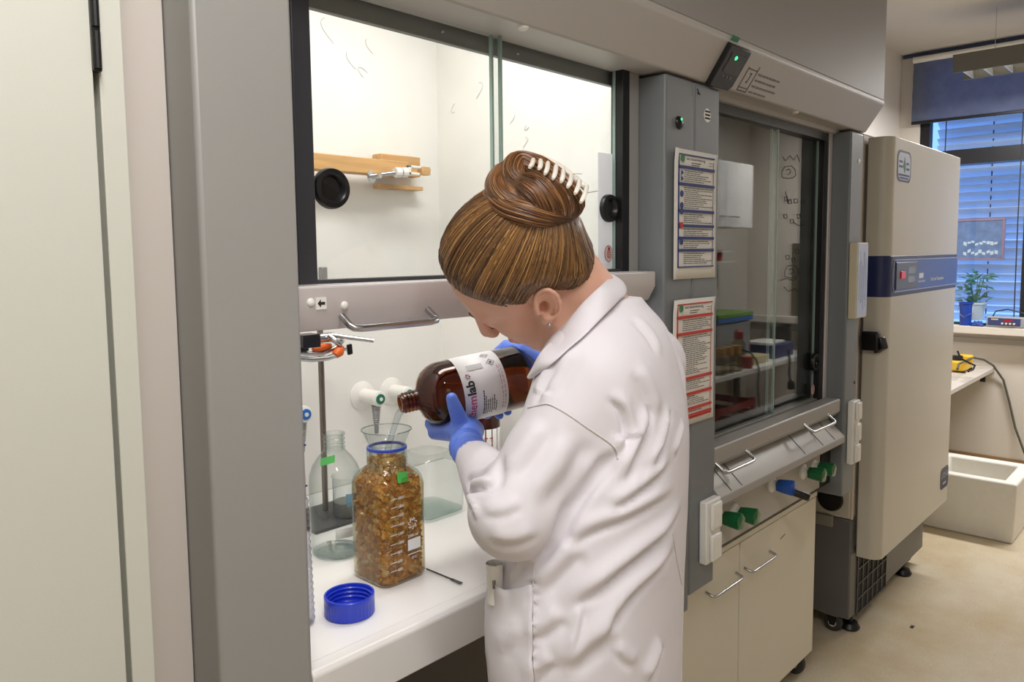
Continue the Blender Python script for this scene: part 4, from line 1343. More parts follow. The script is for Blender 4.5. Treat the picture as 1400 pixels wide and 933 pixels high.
for k, py in enumerate((682, 693.5, 706, 718.5, 731, 743.5, 756, 768.6, 780)):
    a, b = at(534, py+1.5, y=yf), at(543, py, y=yf)
    z = b[2]
    mk.box(a[0], b[0], yf-0.0002, yf, z-0.0006, z+0.0006)
    put_text(mk, str(2000-200*k), 0.0075, (b[0]+0.001, yf-0.0001, z-0.0028), (1, 0, 0), (0, 0, 1), 1.5)
a, b = at(557.5, 736, y=yf), at(575, 748, y=yf)
z0_, z1_ = at(566, 751, y=yf)[2], at(566, 736, y=yf)[2]
mk.box(a[0], b[0], yf-0.0002, yf, z0_, z1_)
put_text(mk, '2000 ml', 0.0075, (a[0], yf-0.0001, z1_+0.004), (1, 0, 0), (0, 0, 1), 1.5)
mk.box(a[0], b[0], yf-0.0002, yf, z0_-0.008, z0_-0.0065)
put_text(mk, '20°C', 0.006, (a[0]+0.008, yf-0.0001, z0_-0.017), (1, 0, 0), (0, 0, 1), 1.5)
c = at(564, 716, y=yf)
for q in range(7):
    g = q*0.9
    mk.tube([(c[0]+0.010*math.cos(g+s)*(1-0.35*(s > 0.4)), yf, c[2]+0.010*math.sin(g+s)*(1-0.35*(s > 0.4))) for s in (0, 0.3, 0.6, 0.9)], 0.0008, 5)
mk.build('white_graduation', M['whiteprint'], jar)
# jar neck sticker
a = at(550, 653, y=JC[1]-JH+0.008)
gs = MB().obox(a, (0.0115, 0.0, -0.001), (0, 0.0003, 0.0002), (0.001, 0.003, 0.0085)).build('green_sticker', mat('bright_green_sticker', (92, 208, 88), 0.5), jar)
sm = MB()
put_text(sm, 'A', 0.013, a+np.array([-0.004, -0.001, -0.005]), (1, 0, 0), (0, 0.3, 0.95), 2)
sm.build('sticker_letter', M['print'], gs)
# amber chips (uncountable) inside the jar
def chips():
    r_ = random.Random(11)
    vs, fs, cols = [], [], []
    pal = [(226, 186, 112), (214, 170, 98), (232, 202, 142), (200, 154, 88), (236, 220, 178), (220, 188, 124), (190, 146, 84), (230, 194, 98)]
    for k in range(1900):
        z = 0.006+0.219*r_.random()
        # biased to the wall of the jar, where they are seen
        h = JH-0.003 if z < 0.178 else max(0.03, (JH-0.003)-(z-0.178)*0.55)
        u, v = r_.uniform(-1, 1), r_.uniform(-1, 1)
        s = r_.choice((0, 1))
        rr = 1-0.18*r_.random()**1.3
        if s:
            u = math.copysign(rr, u)
        else:
            v = math.copysign(rr, v)
        if abs(u)+abs(v) > 1.78:
            u *= 0.9
            v *= 0.9
        size = r_.uniform(0.0045, 0.0115)
        hh = h-size*0.55
        c = np.array([u*hh, v*hh, z])
        if z > 0.202:
            q = math.hypot(c[0], c[1])
            if q > 0.03:
                c[:2] *= 0.03/q
        d = np.array([r_.gauss(0, 1) for _ in range(3)])
        d /= np.linalg.norm(d)
        e = np.cross(d, [r_.gauss(0, 1) for _ in range(3)])
        e /= np.linalg.norm(e)
        f = np.cross(d, e)
        o = len(vs)
        n = 5
        tilt = r_.uniform(0.25, 0.5)
        ring = [(size*r_.uniform(0.6, 1.15)*math.cos(2*math.pi*i/n), size*r_.uniform(0.5, 1.1)*math.sin(2*math.pi*i/n)) for i in range(n)]
        for t_ in (-1, 1):
            for a_, b_ in ring:
                p = c+e*a_+f*b_*0.8+d*t_*size*tilt*r_.uniform(0.6, 1)
                lim = h-0.0006
                p[0] = min(max(p[0], -lim), lim)
                p[1] = min(max(p[1], -lim), lim)
                p[2] = max(p[2], 0.003)
                vs.append(tuple(JC+p))
        fs.append(tuple(o+i for i in range(n))[::-1])
        fs.append(tuple(o+n+i for i in range(n)))
        fs += [(o+i, o+(i+1) % n, o+n+(i+1) % n, o+n+i) for i in range(n)]
        tone = r_.choice(pal)
        w = r_.uniform(1.0, 1.35)
        cols += [tuple(min(1, q*w) for q in lin(tone))]*(2*n)
    m = mat('amber_chip', (190, 140, 70), 0.22, coat=0.6)
    nt = m.node_tree
    b = nt.nodes['Principled BSDF']
    at_ = nt.nodes.new('ShaderNodeAttribute')
    at_.attribute_name = 'tone'
    nt.links.new(at_.outputs['Color'], b.inputs['Base Color'])
    tl = nt.nodes.new('ShaderNodeBsdfTranslucent')
    nt.links.new(at_.outputs['Color'], tl.inputs['Color'])
    ms_ = nt.nodes.new('ShaderNodeMixShader')
    ms_.inputs[0].default_value = 0.45
    nt.links.new(b.outputs[0], ms_.inputs[1])
    nt.links.new(tl.outputs[0], ms_.inputs[2])
    nt.links.new(ms_.outputs[0], [q for q in nt.nodes if q.type == 'OUTPUT_MATERIAL'][0].inputs['Surface'])
    o = MB().add(vs, fs).build('amber_chips', m)
    ca = o.data.color_attributes.new('tone', 'FLOAT_COLOR', 'POINT')
    # normals fix keeps vertex order
    for i, c_ in enumerate(cols):
        ca.data[i].color = (*c_, 1)
    tag(o, 'amber and brown resin chips filling the square jar', 'chips', kind='stuff')
    core = [(0.004, 0.001, 0.001), (0.004, JH*0.82, 0.015), (0.178, JH*0.82, 0.015), (0.206, 0.027, 0.02), (0.22, 0.026, 0.02), (0.22, 0.001, 0.001)]
    soak = [(0.003, 0.001, 0.001), (0.003, JH*0.9, 0.016), (0.01, JH*0.982, 0.017), (0.178, JH*0.982, 0.017), (0.195, JH*0.86, 0.02), (0.2, 0.03, 0.02), (0.2, 0.001, 0.001)]
    MB().add(*sq_loft(soak, JC)).build('amber_solvent', thin_glass('amber_solvent', (0.97, 0.88, 0.7), (0.86, 0.68, 0.42), 1.2), o, smooth=45)
    MB().add(*sq_loft(core, JC)).build('packed_core', mat('brown_chip_core', (200, 150, 84), 0.5, var=0.2, vscale=60), o)
chips()

# ---- funnel in the jar mouth
FC = JC+np.array([0.0, 0.0, 0.2475])
fn = thing('glass_funnel', FC, 'clear glass funnel standing in the mouth of the jar', 'funnel')
MB().lathe([(0.006, -0.075), (0.006, -0.03), (0.027, -0.006), (0.0335, 0.004), (0.0455, 0.030), (0.047, 0.031), (0.0455, 0.032)], 40, FC).build('funnel_cone', M['clear'], fn, smooth=40)
MB().lathe([(0.0452, 0.0300), (0.0468, 0.0302), (0.0468, 0.0318), (0.0452, 0.0318)], 44, FC, closed=True).build('funnel_rim', thin_glass('rim_glass', (0.7, 0.76, 0.74), (0.35, 0.4, 0.4), 1.6), fn, smooth=60)

# ---- blue screw cap lying upside down on the worktop
CC = at(480, 846, z=0.9)+np.array([0.01, 0.018, 0])
cp = thing('blue_screw_cap', CC, 'large ribbed blue screw cap lying upturned on the worktop', 'cap')
blue_cap = mat('blue_cap_plastic', (22, 54, 196), 0.32, coat=0.2)
n = 144
prof = [(0.0, 0.0), (0.039, 0.0), (0.0408, 0.002), (0.0408, 0.024), (0.0418, 0.025), (0.0418, 0.0335), (0.0410, 0.0345), (0.0385, 0.0345), (0.0378, 0.033)]
for k in range(3):
    z = 0.029-0.0075*k
    prof += [(0.0378, z), (0.0358, z-0.002), (0.0378, z-0.004)]
prof += [(0.0375, 0.006), (0.036, 0.004), (0.024, 0.004), (0.0235, 0.0055), (0.022, 0.0055), (0.0215, 0.004), (0.0, 0.004)]
vs, fs = [], []
for i, (r, z) in enumerate(prof):
    for k in range(n):
        g = 2*math.pi*k/n
        rr = max(r, 1e-4)+(0.0008 if (2 <= i <= 3 and k % 4 < 2) else 0)
        vs.append(CC+np.array([rr*math.cos(g), rr*math.sin(g), z]))
for i in range(len(prof)-1):
    for k in range(n):
        fs.append((i*n+k, i*n+(k+1) % n, (i+1)*n+(k+1) % n, (i+1)*n+k))
MB().add(vs, fs).build('cap_shell', blue_cap, cp, smooth=35)

# ---- clear flat-based bottle, left
GC = np.array([0.85, 1.285, 0.9])
zt = at(446, 594, y=GC[1])[2]-0.9
gb_ = thing('clear_glass_bottle', GC, 'empty clear glass bottle with green tape and white label plate beside the jar', 'bottle')
pr = [(0.0, 0.004), (0.046, 0.001), (0.0505, 0.006), (0.052, 0.02), (0.052, zt*0.60), (0.050, zt*0.67), (0.044, zt*0.74), (0.034, zt*0.80), (0.025, zt*0.84), (0.0205, zt*0.865)]
for k in range(3):
    z = zt*0.87+k*zt*0.035
    pr += [(0.0195, z), (0.0215, z+0.002), (0.0215, z+0.004), (0.0195, z+0.0055)]
pr += [(0.0195, zt-0.006), (0.022, zt-0.003), (0.0215, zt), (0.0175, zt), (0.0175, zt*0.85)]
MB().lathe(pr, 44, GC).build('bottle_glass', M['clear'], gb_, smooth=50)
MB().lathe([(0.0, 0.0015), (0.045, 0.0015), (0.049, 0.006), (0.045, 0.009), (0.0, 0.007)], 44, GC).build('thick_base', thin_glass('base_glass', (0.96, 0.975, 0.97), (0.7, 0.76, 0.73), 1.5), gb_, smooth=50)
def on_bottle(c, r, ang, dz, w_, h_, name, m, parent, out=0.0006):
    vs, fs = [], []
    nx_ = 8
    for j in (0, 1):
        for i in range(nx_+1):
            g = ang+(i/nx_-0.5)*w_/r
            vs.append((c[0]+(r+out)*math.cos(g), c[1]+(r+out)*math.sin(g), c[2]+dz+(j-0.5)*h_))
    for i in range(nx_):
        fs.append((i, i+1, nx_+2+i, nx_+1+i))
    return MB().add(vs, fs).build(name, m, parent, smooth=60, solid=0.0003)
camdir = math.atan2(-GC[1], -GC[0])
on_bottle(GC, 0.051, camdir+0.3, at(440, 734, y=GC[1]-0.03)[2]-0.9, 0.036, 0.019, 'label_plate', M['whiteprint'], gb_)
a = at(448, 630, y=GC[1]-0.02)
MB().obox(a, (0.011, -0.008, 0.003), (0, 0.0004, 0.0002), (0.003, 0.004, 0.006)).build('green_tape', mat('green_tape_bright', (72, 170, 80), 0.5), gb_)
# ---- small beaker with blue band behind it, standing on the stand base
BC = np.array([0.985, 1.44, 0.9])
bkr = thing('glass_beaker', BC+np.array([0, 0, 0.008]), 'small glass beaker with a blue paper band behind the clear bottle', 'beaker')
MB().lathe([(0.0, 0.002), (0.031, 0.0), (0.034, 0.004), (0.034, 0.088), (0.037, 0.092)], 32, BC+np.array([0, 0, 0.008])).build('beaker_glass', M['clear'], bkr, smooth=50)
on_bottle(BC, 0.034, math.atan2(-1.44, -0.985)+0.45, 0.05, 0.04, 0.03, 'blue_band', mat('pale_blue_paper', (126, 176, 204), 0.6), bkr, -0.0012)
MB().lathe([(0.0, 0.01), (0.0325, 0.01), (0.0325, 0.04), (0.0, 0.04)], 28, BC).build('grey_contents', mat('grey_powder', (120, 120, 114), 0.8), bkr)

# ---- retort stand with clamps
rx, ry = at(445, 690, y=1.50)[0], 1.50
rs = thing('retort_stand', (rx, ry, 0.9), 'retort stand with dark base and steel rod behind the clear bottle', 'stand')
MB().prism([(rx-0.09, ry-0.10), (rx+0.07, ry-0.10), (rx+0.07, ry+0.05), (rx-0.09, ry+0.05)], 0.9, 0.908, 'z').build('base_plate', mat('dark_grey_plate', (58, 60, 62), 0.5), rs, 0.002)
MB().tube([(rx, ry, 0.908), (rx, ry, 1.395)], 0.0068, 14).build('rod', mat('worn_steel', (128, 120, 112), 0.35, metal=0.8), rs, smooth=40)
oc_ = mat('orange_plastic', (226, 104, 36), 0.4)
ck = thing('rod_clamp', tuple(at(452, 484, y=1.47)), 'three-finger clamp with orange grips and black knob on the retort stand', 'clamp')
ym = 1.475
P_ = lambda px, py, y=ym: at(px, py, y=y)
MB().tube([P_(404, 482), P_(420, 484), P_(440, 484), P_(452, 479), P_(462, 474)], 0.0055, 10).build('prong', M['steel'], ck, smooth=60)
MB().tube([P_(404, 490, 1.45), P_(425, 492, 1.45), P_(448, 490, 1.45), P_(460, 486, 1.455), P_(466, 480, 1.46)], 0.0058, 10).build('prong', M['steel'], ck, smooth=60)
MB().tube([P_(428, 479), P_(438, 475), P_(452, 473)], [0.006, 0.010, 0.006], 10).build('orange_grip', oc_, ck, smooth=60)
MB().tube([P_(458, 486, 1.455), P_(463, 481, 1.455), P_(466, 475, 1.46)], [0.009, 0.013, 0.009], 10).build('orange_grip', oc_, ck, smooth=60)
MB().tube([P_(467, 478, 1.455), P_(473, 478, 1.455)], 0.004, 8).build('screw', M['steel'], ck)
kk = P_(478, 478, 1.455)
MB().obox(kk, (0.006, 0, 0.001), (0, 0.004, 0), (-0.001, 0, 0.012)).build('wing_knob', M['black'], ck, 0.002)
k2_ = P_(413, 478, 1.46)
MB().obox(k2_, (0.014, 0, 0.002), (0, 0.006, 0), (0, 0, 0.006)).build('wing_knob', M['black'], ck, 0.002)
ck2 = thing('boss_head', tuple(at(445, 462, y=1.49)), 'steel boss head with side rod at the top of the retort stand', 'clamp')
MB().tube([at(434, 463, y=1.49), at(456, 461, y=1.48)], 0.0115, 12).build('boss_body', M['steel'], ck2, 0.002, 40)
MB().tube([at(450, 459, y=1.47), at(458, 466, y=1.455), at(464, 470, y=1.45), at(467, 466, y=1.46)], 0.007, 10).build('hook', M['steel'], ck2, smooth=60)
MB().tube([at(453, 458, y=1.465), at(480, 462, y=1.44), at(511, 466, y=1.41)], 0.0052, 10).build('side_rod', M['steel'], ck2, smooth=60)
bk_ = at(420, 466, y=1.46)
tag(MB().obox(bk_, (0.022, 0, 0), (0, 0.02, 0), (0, 0, 0.0145)).build('black_block', M['black'], None, 0.002), 'black rubber block on the clamp beside the post', 'block')

# ---- ribbed plastic cylinder at the edge of the opening
RCn = at(414, 862, z=0.9)+np.array([0.01, 0.022, 0])
rcz = at(416, 545, y=RCn[1])[2]-0.9
cyl_t = thing('ribbed_cylinder', RCn, 'ribbed clear plastic cylinder standing beside the left post', 'cylinder')
pr = [(0.0, 0.0), (0.019, 0.0)]
z = 0.004
k = 0
while z < rcz*0.55:
    pr += [(0.0225-0.00025*k, z), (0.0235-0.00025*k, z+0.006), (0.0205-0.00025*k, z+0.0105)]
    z += 0.0115
    k += 1
pr += [(0.0155, rcz*0.56), (0.0145, rcz*0.75), (0.0135, rcz), (0.0145, rcz+0.003)]
MB().lathe(pr, 28, RCn).build('cylinder_wall', thin_glass('milky_plastic', (0.80, 0.80, 0.84), (0.5, 0.5, 0.56), 1.45, dirt=0.35), cyl_t, smooth=50)
mk_ = MB()
for q in (0.62, 0.8):
    mk_.box(RCn[0]+0.006, RCn[0]+0.012, RCn[1]-0.0142, RCn[1]-0.0138, RCn[2]+rcz*q, RCn[2]+rcz*q+0.003)
mk_.build('scale_marks', M['navy'], cyl_t)

# ---- empty square container behind
EC = np.array([1.135, 1.33, 0.9])
et = thing('square_container', EC, 'empty clear square glass container behind the jar', 'container')
eh = at(600, 612, y=EC[1])[2]-0.9
lev = [(0.001, 0.001, 0.001), (0.001, 0.05, 0.02), (0.006, 0.06, 0.02), (0.02, 0.062, 0.02), (eh*0.85, 0.062, 0.02), (eh*0.93, 0.058, 0.022), (eh*0.99, 0.046, 0.028), (eh, 0.04, 0.03)]
MB().add(*sq_loft(lev, EC)).build('container_glass', thin_glass('greyish_glass', (0.94, 0.955, 0.95), (0.6, 0.66, 0.64), 1.45), et, smooth=45)
MB().add(*sq_loft([(0.0015, 0.001, 0.001), (0.0015, 0.05, 0.02), (0.006, 0.0595, 0.02), (0.012, 0.058, 0.02), (0.013, 0.001, 0.001)], EC)).build('thick_base', thin_glass('base_glass_green', (0.94, 0.97, 0.96), (0.66, 0.78, 0.74), 1.5), et, smooth=45)

# ---- reagent bottles in amber glass
def amber_profile(R, L, inner=True):
    pr = [(0.0, L-0.006), (R*0.55, L-0.005), (R*0.8, L), (R*0.93, L-0.004), (R, L-0.014), (R, 0.098*L/0.3), (R*0.985, 0.088*L/0.3), (R*0.92, 0.075*L/0.3), (R*0.78, 0.06*L/0.3), (R*0.55, 0.049*L/0.3), (R*0.36, 0.043*L/0.3), (R*0.31, 0.039*L/0.3)]
    rn = R*0.275
    for k in range(4):
        s = (0.036-0.0082*k)*L/0.3
        pr += [(rn*1.14, s-0.0005), (rn*1.14, s-0.0035), (rn, s-0.005), (rn, s-0.0062)]
    pr += [(rn, 0.002), (rn*0.96, 0.0), (rn*0.72, 0.0), (rn*0.70, 0.04*L/0.3), (R*0.5, 0.053*L/0.3), (R*0.88, 0.08*L/0.3), (R*0.955, 0.1*L/0.3), (R*0.955, L-0.016)]
    return pr
def standing_bottle(px, y, label, r=0.047, L=0.24):
    c = at(px, 640, y=y)
    c[2] = 0.9
    t = thing('reagent_bottle', c, label, 'bottle', 'amber reagent bottles at the back of the lit hood')
    MB().lathe(amber_profile(r, L), 32, c+np.array([0, 0, L]), (0, 0, -1)).build('bottle_glass', M['amber'], t, smooth=45)
    MB().lathe([(0, 0), (r*0.42, 0), (r*0.42, 0.028), (0, 0.03)], 24, c+np.array([0, 0, L-0.024])).build('cap', M['black'], t, smooth=40)
    lb = on_bottle(c, r, math.atan2(-c[1], -c[0]), 0.098, r*2.9, 0.105, 'label', M['whiteprint'], t, 0.0006)
    tl = MB()
    for k in range(3):
        zz = 0.9+0.128-0.022*k
        for i in range(5):
            g = math.atan2(-c[1], -c[0])+(-0.7+0.3*i)
            rr = r+0.0014
            tl.obox((c[0]+rr*math.cos(g), c[1]+rr*math.sin(g), zz), (-0.005*math.sin(g), 0.005*math.cos(g), 0), (0.0002*math.cos(g), 0.0002*math.sin(g), 0), (0, 0, 0.0012))
    tl.build('label_print', M['print'] if px > 670 else M['red'], lb)
standing_bottle(660, 1.40, 'amber reagent bottle with white label, the left one behind the glove')
standing_bottle(696, 1.48, 'amber reagent bottle with white label, the right one beside the sleeve')

# ---- spatula on the worktop
w0, w1 = at(583, 778, z=0.903), at(629, 797, z=0.903)
sp = thing('spatula', w0, 'thin dark metal spatula lying beside the jar', 'spatula')
MB().tube([w0, w0*0.5+w1*0.5, w1*0.8+w0*0.2], 0.0014, 8).build('shaft', mat('dark_steel', (70, 70, 72), 0.3, metal=0.8), sp)
dd = (w1-w0)/np.linalg.norm(w1-w0)
MB().obox(w1-dd*0.01, dd*0.014, np.array([-dd[1], dd[0], 0])*0.003, (0, 0, 0.0006)).build('blade', mat('dark_steel', (70, 70, 72)), sp)

# ---- the poured bottle: axis from the mouth to the base, held tilted
BN = D(547, 552.5, 1.41)
BB = D(713, 514, 1.515)
BL = float(np.linalg.norm(BB-BN))
BA = (BB-BN)/BL
BR = 0.0622
_mid = (BN+BB)/2
EC_ = CAM-_mid
EC_ -= BA*np.dot(EC_, BA)
EC_ /= np.linalg.norm(EC_)          # towards the viewer's side
EU_ = np.cross(BA, EC_)
if EU_[2] < 0:
    EU_ = -EU_


def bp(s, th, r):
    """point about the held bottle: distance from the mouth, angle up from the near side, radius"""
    return BN+BA*s+r*(math.cos(th)*EC_+math.sin(th)*EU_)


hb = thing('poured_bottle', BN, 'large amber glass bottle with white chemlab label, held tilted and pouring', 'bottle')
MB().lathe(amber_profile(BR, BL), 56, BN, BA).build('bottle_glass', M['amber'], hb, smooth=45)
s0, s1_ = 0.415*BL, 0.765*BL
vs, fs = [], []
na = 40
for j, s in enumerate((s0, s1_)):
    for i in range(na+1):
        th = math.radians(-120+230*i/na)
        vs.append(bp(s, th, BR+0.0006))
for i in range(na):
    fs.append((i, i+1, na+2+i, na+1+i))
lb = MB().add(vs, fs).build('label', mat('white_label', (238, 236, 238), 0.45), hb, smooth=60, solid=0.0003)
def label_text(s_, size, s_pos, th0, m, name, w=1.0):
    v_, f_ = text_mesh(s_, size, w)
    mb = MB().add([bp(s_pos-v[1], th0+v[0]/BR, BR+0.0016) for v in v_], f_)
    mb.build(name, m, lb)
    return max(v[0] for v in v_)
def label_rect(mb, sA, sB, tA, tB):
    k_ = max(2, int(abs(tB-tA)/0.08))
    v_ = [bp(s, tA+(tB-tA)*i/k_, BR+0.0015) for s in (sA, sB) for i in range(k_+1)]
    mb.add(v_, [(i, i+1, k_+2+i, k_+1+i) for i in range(k_)])
mag = mat('magenta_print', (206, 40, 110), 0.6)
th_start = math.radians(-62)
wch = label_text('chem', 0.0235, s0+0.0225, th_start, mag, 'brand_lettering', 1.2)
wl_ = label_text('lab', 0.0235, s0+0.0225, th_start+(wch+0.002)/BR, M['print'], 'brand_lettering', 2.6)
thl = th_start+(wch+wl_+0.006)/BR
mb1, mb2 = MB(), MB()
for q in range(6):
    g = q*math.pi/3
    (mb1 if q % 2 else mb2).add([bp(s0+0.014+0.0045*math.cos(g+d_)*k_, thl+0.0045/BR+0.0045*math.sin(g+d_)*k_/BR, BR+0.0015) for d_, k_ in ((0, 0.3), (0.35, 1.2), (-0.35, 1.2))], [(0, 1, 2)])
mb1.build('brand_mark', mag, lb)
mb2.build('brand_mark', M['print'], lb)
tb = MB()
for k in range(7):
    s = s0+0.037+0.0042*k
    tA = math.radians(-58+rnd.uniform(0, 6))
    tE = math.radians(-58+(48 if k == 0 else rnd.uniform(26, 40)))
    while tA < tE:
        wd = rnd.uniform(0.03, 0.12)
        label_rect(tb, s, s+(0.0016 if k else 0.0024), tA, min(tA+wd, tE))
        tA += wd+0.02
tb.build('small_print', M['print'], lb)
gb2 = MB()
label_rect(gb2, s0+0.018, s0+0.05, math.radians(29), math.radians(40))
gb2.build('batch_panel', mat('grey_panel_print', (196, 196, 198), 0.6), lb)
rb2 = MB()
for k in range(2):
    tA = math.radians(-52)
    while tA < math.radians(30):
        wd = rnd.uniform(0.04, 0.14)
        label_rect(rb2, s1_-0.012+0.005*k, s1_-0.0108+0.005*k, tA, tA+wd)
        tA += wd+0.05
rb2.build('hazard_print', mat('pink_print', (214, 130, 150), 0.6), lb)
for sc, tc2 in ((s1_-0.02, 38), (s1_-0.024, 58)):
    g_ = MB()
    for q in range(4):
        g0, g1_ = q*math.pi/2, (q+1)*math.pi/2
        a0_, b0_ = 0.0085*math.cos(g0), 0.0085*math.sin(g0)
        a1_, b1_ = 0.0085*math.cos(g1_), 0.0085*math.sin(g1_)
        g_.add([bp(sc+a0_, math.radians(tc2)+b0_/BR, BR+0.0015), bp(sc+a1_, math.radians(tc2)+b1_/BR, BR+0.0015), bp(sc+a1_*0.84, math.radians(tc2)+b1_*0.84/BR, BR+0.0015), bp(sc+a0_*0.84, math.radians(tc2)+b0_*0.84/BR, BR+0.0015)], [(0, 1, 2, 3)])
    if tc2 < 50:
        g_.add([bp(sc+0.003*math.cos(q), math.radians(tc2)+0.003*math.sin(q)/BR, BR+0.0015) for q in np.linspace(0, 6, 8)], [tuple(range(8))])
    else:
        label_rect(g_, sc-0.0045, sc+0.0015, math.radians(tc2)-0.012, math.radians(tc2)+0.012)
        label_rect(g_, sc+0.003, sc+0.005, math.radians(tc2)-0.012, math.radians(tc2)+0.012)
    g_.build('hazard_diamond', mat('dark_grey_print', (62, 60, 64)), lb)
# liquid still in the bottle and the stream falling into the funnel
lip_ = bp(0.0, -math.pi/2, BR*0.2)
stp = [bp(0.012, -math.pi/2, BR*0.17), lip_, lip_-BA*0.006+np.array([0, 0, -0.006])]
tgt = FC+np.array([0.002, 0.0, -0.01])
for u in (0.3, 0.55, 0.8, 1.0):
    q = stp[2]*(1-u)+tgt*u
    q = q+np.array([0, 0, 0.012*(u-u*u)])
    stp.append(q)
liq = thin_glass('clear_liquid', (0.9, 0.93, 0.95), (0.5, 0.55, 0.58), 1.5, dirt=0.5)
so = MB().tube(stp, [0.006, 0.007, 0.0066, 0.0056, 0.0052, 0.0056, 0.0065], 12).build('poured_liquid', liq, None, smooth=70)
tag(so, 'thin stream of clear liquid falling from the bottle into the funnel', 'liquid', kind='stuff')

# ================================================================== THE WOMAN AT THE HOOD
class Field:
    """signed distance values on a grid, meshed by surface nets"""
    def __init__(self, lo, hi, h):
        self.lo, self.h = np.array(lo, float), h
        self.n = np.maximum(4, np.ceil((np.array(hi)-self.lo)/h).astype(int)+1)
        self.ax = [(self.lo[i]+h*np.arange(self.n[i])).astype(np.float32) for i in range(3)]
        self.F = np.full(self.n, 1.0, np.float32)

    def sub(self, lo, hi):
        a = np.clip(np.floor((np.array(lo)-self.lo)/self.h).astype(int), 0, self.n)
        b = np.clip(np.ceil((np.array(hi)-self.lo)/self.h).astype(int)+1, 0, self.n)
        sl = tuple(slice(a[i], b[i]) for i in range(3))
        X, Y, Z = np.meshgrid(*[self.ax[i][sl[i]] for i in range(3)], indexing='ij', sparse=True)
        return sl, X, Y, Z

    def _cap(self, a, b, ra, rb, X, Y, Z):
        a, b = np.array(a, float), np.array(b, float)
        d = b-a
        L2 = max(float(d@d), 1e-12)
        t = ((X-a[0])*d[0]+(Y-a[1])*d[1]+(Z-a[2])*d[2])/L2
        t = np.clip(t, 0, 1)
        q = np.sqrt((X-a[0]-t*d[0])**2+(Y-a[1]-t*d[1])**2+(Z-a[2]-t*d[2])**2)
        return q-(ra+(rb-ra)*t)

    def _merge(self, sl, g, k, op):
        f = self.F[sl]
        if op == 'add':
            h = np.clip(0.5+0.5*(f-g)/k, 0, 1)
            self.F[sl] = f*(1-h)+g*h-k*h*(1-h)
        elif op == 'cut':
            g = -g
            h = np.clip(0.5-0.5*(f-g)/k, 0, 1)
            self.F[sl] = f*(1-h)+g*h+k*h*(1-h)

    def cap(self, a, b, ra, rb=None, k=0.01, op='add'):
        rb = ra if rb is None else rb
        m = max(ra, rb)+3*k+2*self.h
        lo, hi = np.minimum(a, b)-m, np.maximum(a, b)+m
        sl, X, Y, Z = self.sub(lo, hi)
        if self.F[sl].size:
            self._merge(sl, self._cap(a, b, ra, rb, X, Y, Z), k, op)
        return self

    def chain(self, pts, rs, k=0.01, op='add'):
        if not hasattr(rs, '__len__'):
            rs = [rs]*len(pts)
        # one field for the whole chain so that its beads do not pile up
        m = max(rs)+3*k+2*self.h
        P = np.array(pts)
        sl, X, Y, Z = self.sub(P.min(0)-m, P.max(0)+m)
        if not self.F[sl].size:
            return self
        g = None
        for i in range(len(pts)-1):
            q = self._cap(pts[i], pts[i+1], rs[i], rs[i+1], X, Y, Z)
            g = q if g is None else np.minimum(g, q)
        self._merge(sl, g, k, op)
        return self

    def ell(self, c, axes, rad, k=0.01, op='add'):
        """ellipsoid: axes = three unit vectors"""
        c = np.array(c, float)
        m = max(rad)+3*k+2*self.h
        sl, X, Y, Z = self.sub(c-m, c+m)
        if not self.F[sl].size:
            return self
        q0 = q1 = 0
        for a, r in zip(axes, rad):
            p = (X-c[0])*a[0]+(Y-c[1])*a[1]+(Z-c[2])*a[2]
            q0 = q0+(p/r)**2
            q1 = q1+(p/(r*r))**2
        q0, q1 = np.sqrt(q0), np.sqrt(q1)
        self._merge(sl, q0*(q0-1)/np.maximum(q1, 1e-6), k, op)
        return self

    def value(self, p):
        q = (np.array(p)-self.lo)/self.h
        i = np.floor(q).astype(int)
        if (i < 0).any() or (i >= self.n-1).any():
            return 1.0
        t = q-i
        c = self.F[i[0]:i[0]+2, i[1]:i[1]+2, i[2]:i[2]+2]
        c = c[0]*(1-t[0])+c[1]*t[0]
        c = c[0]*(1-t[1])+c[1]*t[1]
        return float(c[0]*(1-t[2])+c[1]*t[2])

    def values(self, P):
        q = (P-self.lo)/self.h
        i = np.clip(np.floor(q).astype(int), 0, self.n-2)
        t = np.clip(q-i, 0, 1)
        out = 0
        for a in (0, 1):
            for b in (0, 1):
                for c in (0, 1):
                    w = (t[:, 0] if a else 1-t[:, 0])*(t[:, 1] if b else 1-t[:, 1])*(t[:, 2] if c else 1-t[:, 2])
                    out = out+w*self.F[i[:, 0]+a, i[:, 1]+b, i[:, 2]+c]
        return out

    def grad(self, p):
        e = self.h
        g = np.array([self.value(np.array(p)+d)-self.value(np.array(p)-d) for d in np.eye(3)*e])
        return g/(np.linalg.norm(g)+1e-9)

    def hit(self, px, py, t0=0.5, t1=2.2):
        """where the line of sight through a spot of the photo meets the surface"""
        d = ray(px, py)
        t = t0
        while t < t1:
            p = CAM+d*t
            v = self.value(p)
            if v < 0:
                a, b = t-0.012, t
                for _ in range(14):
                    m = (a+b)/2
                    if self.value(CAM+d*m) < 0:
                        b = m
                    else:
                        a = m
                return CAM+d*b
            t += max(0.003, min(0.01, v*0.7))
        return None

    def mesh(self):
        F = self.F
        S = F < 0
        n = F.shape
        # active cells
        c = np.zeros((n[0]-1, n[1]-1, n[2]-1), np.uint8)
        for i in (0, 1):
            for j in (0, 1):
                for k in (0, 1):
                    c += S[i:n[0]-1+i, j:n[1]-1+j, k:n[2]-1+k]
        act = (c > 0) & (c < 8)
        idx = np.argwhere(act)
        vid = np.full(act.shape, -1, np.int64)
        vid[act] = np.arange(len(idx))
        acc = np.zeros((len(idx), 3))
        cnt = np.zeros(len(idx))
        I, J, K = idx.T
        corners = [(i, j, k) for i in (0, 1) for j in (0, 1) for k in (0, 1)]
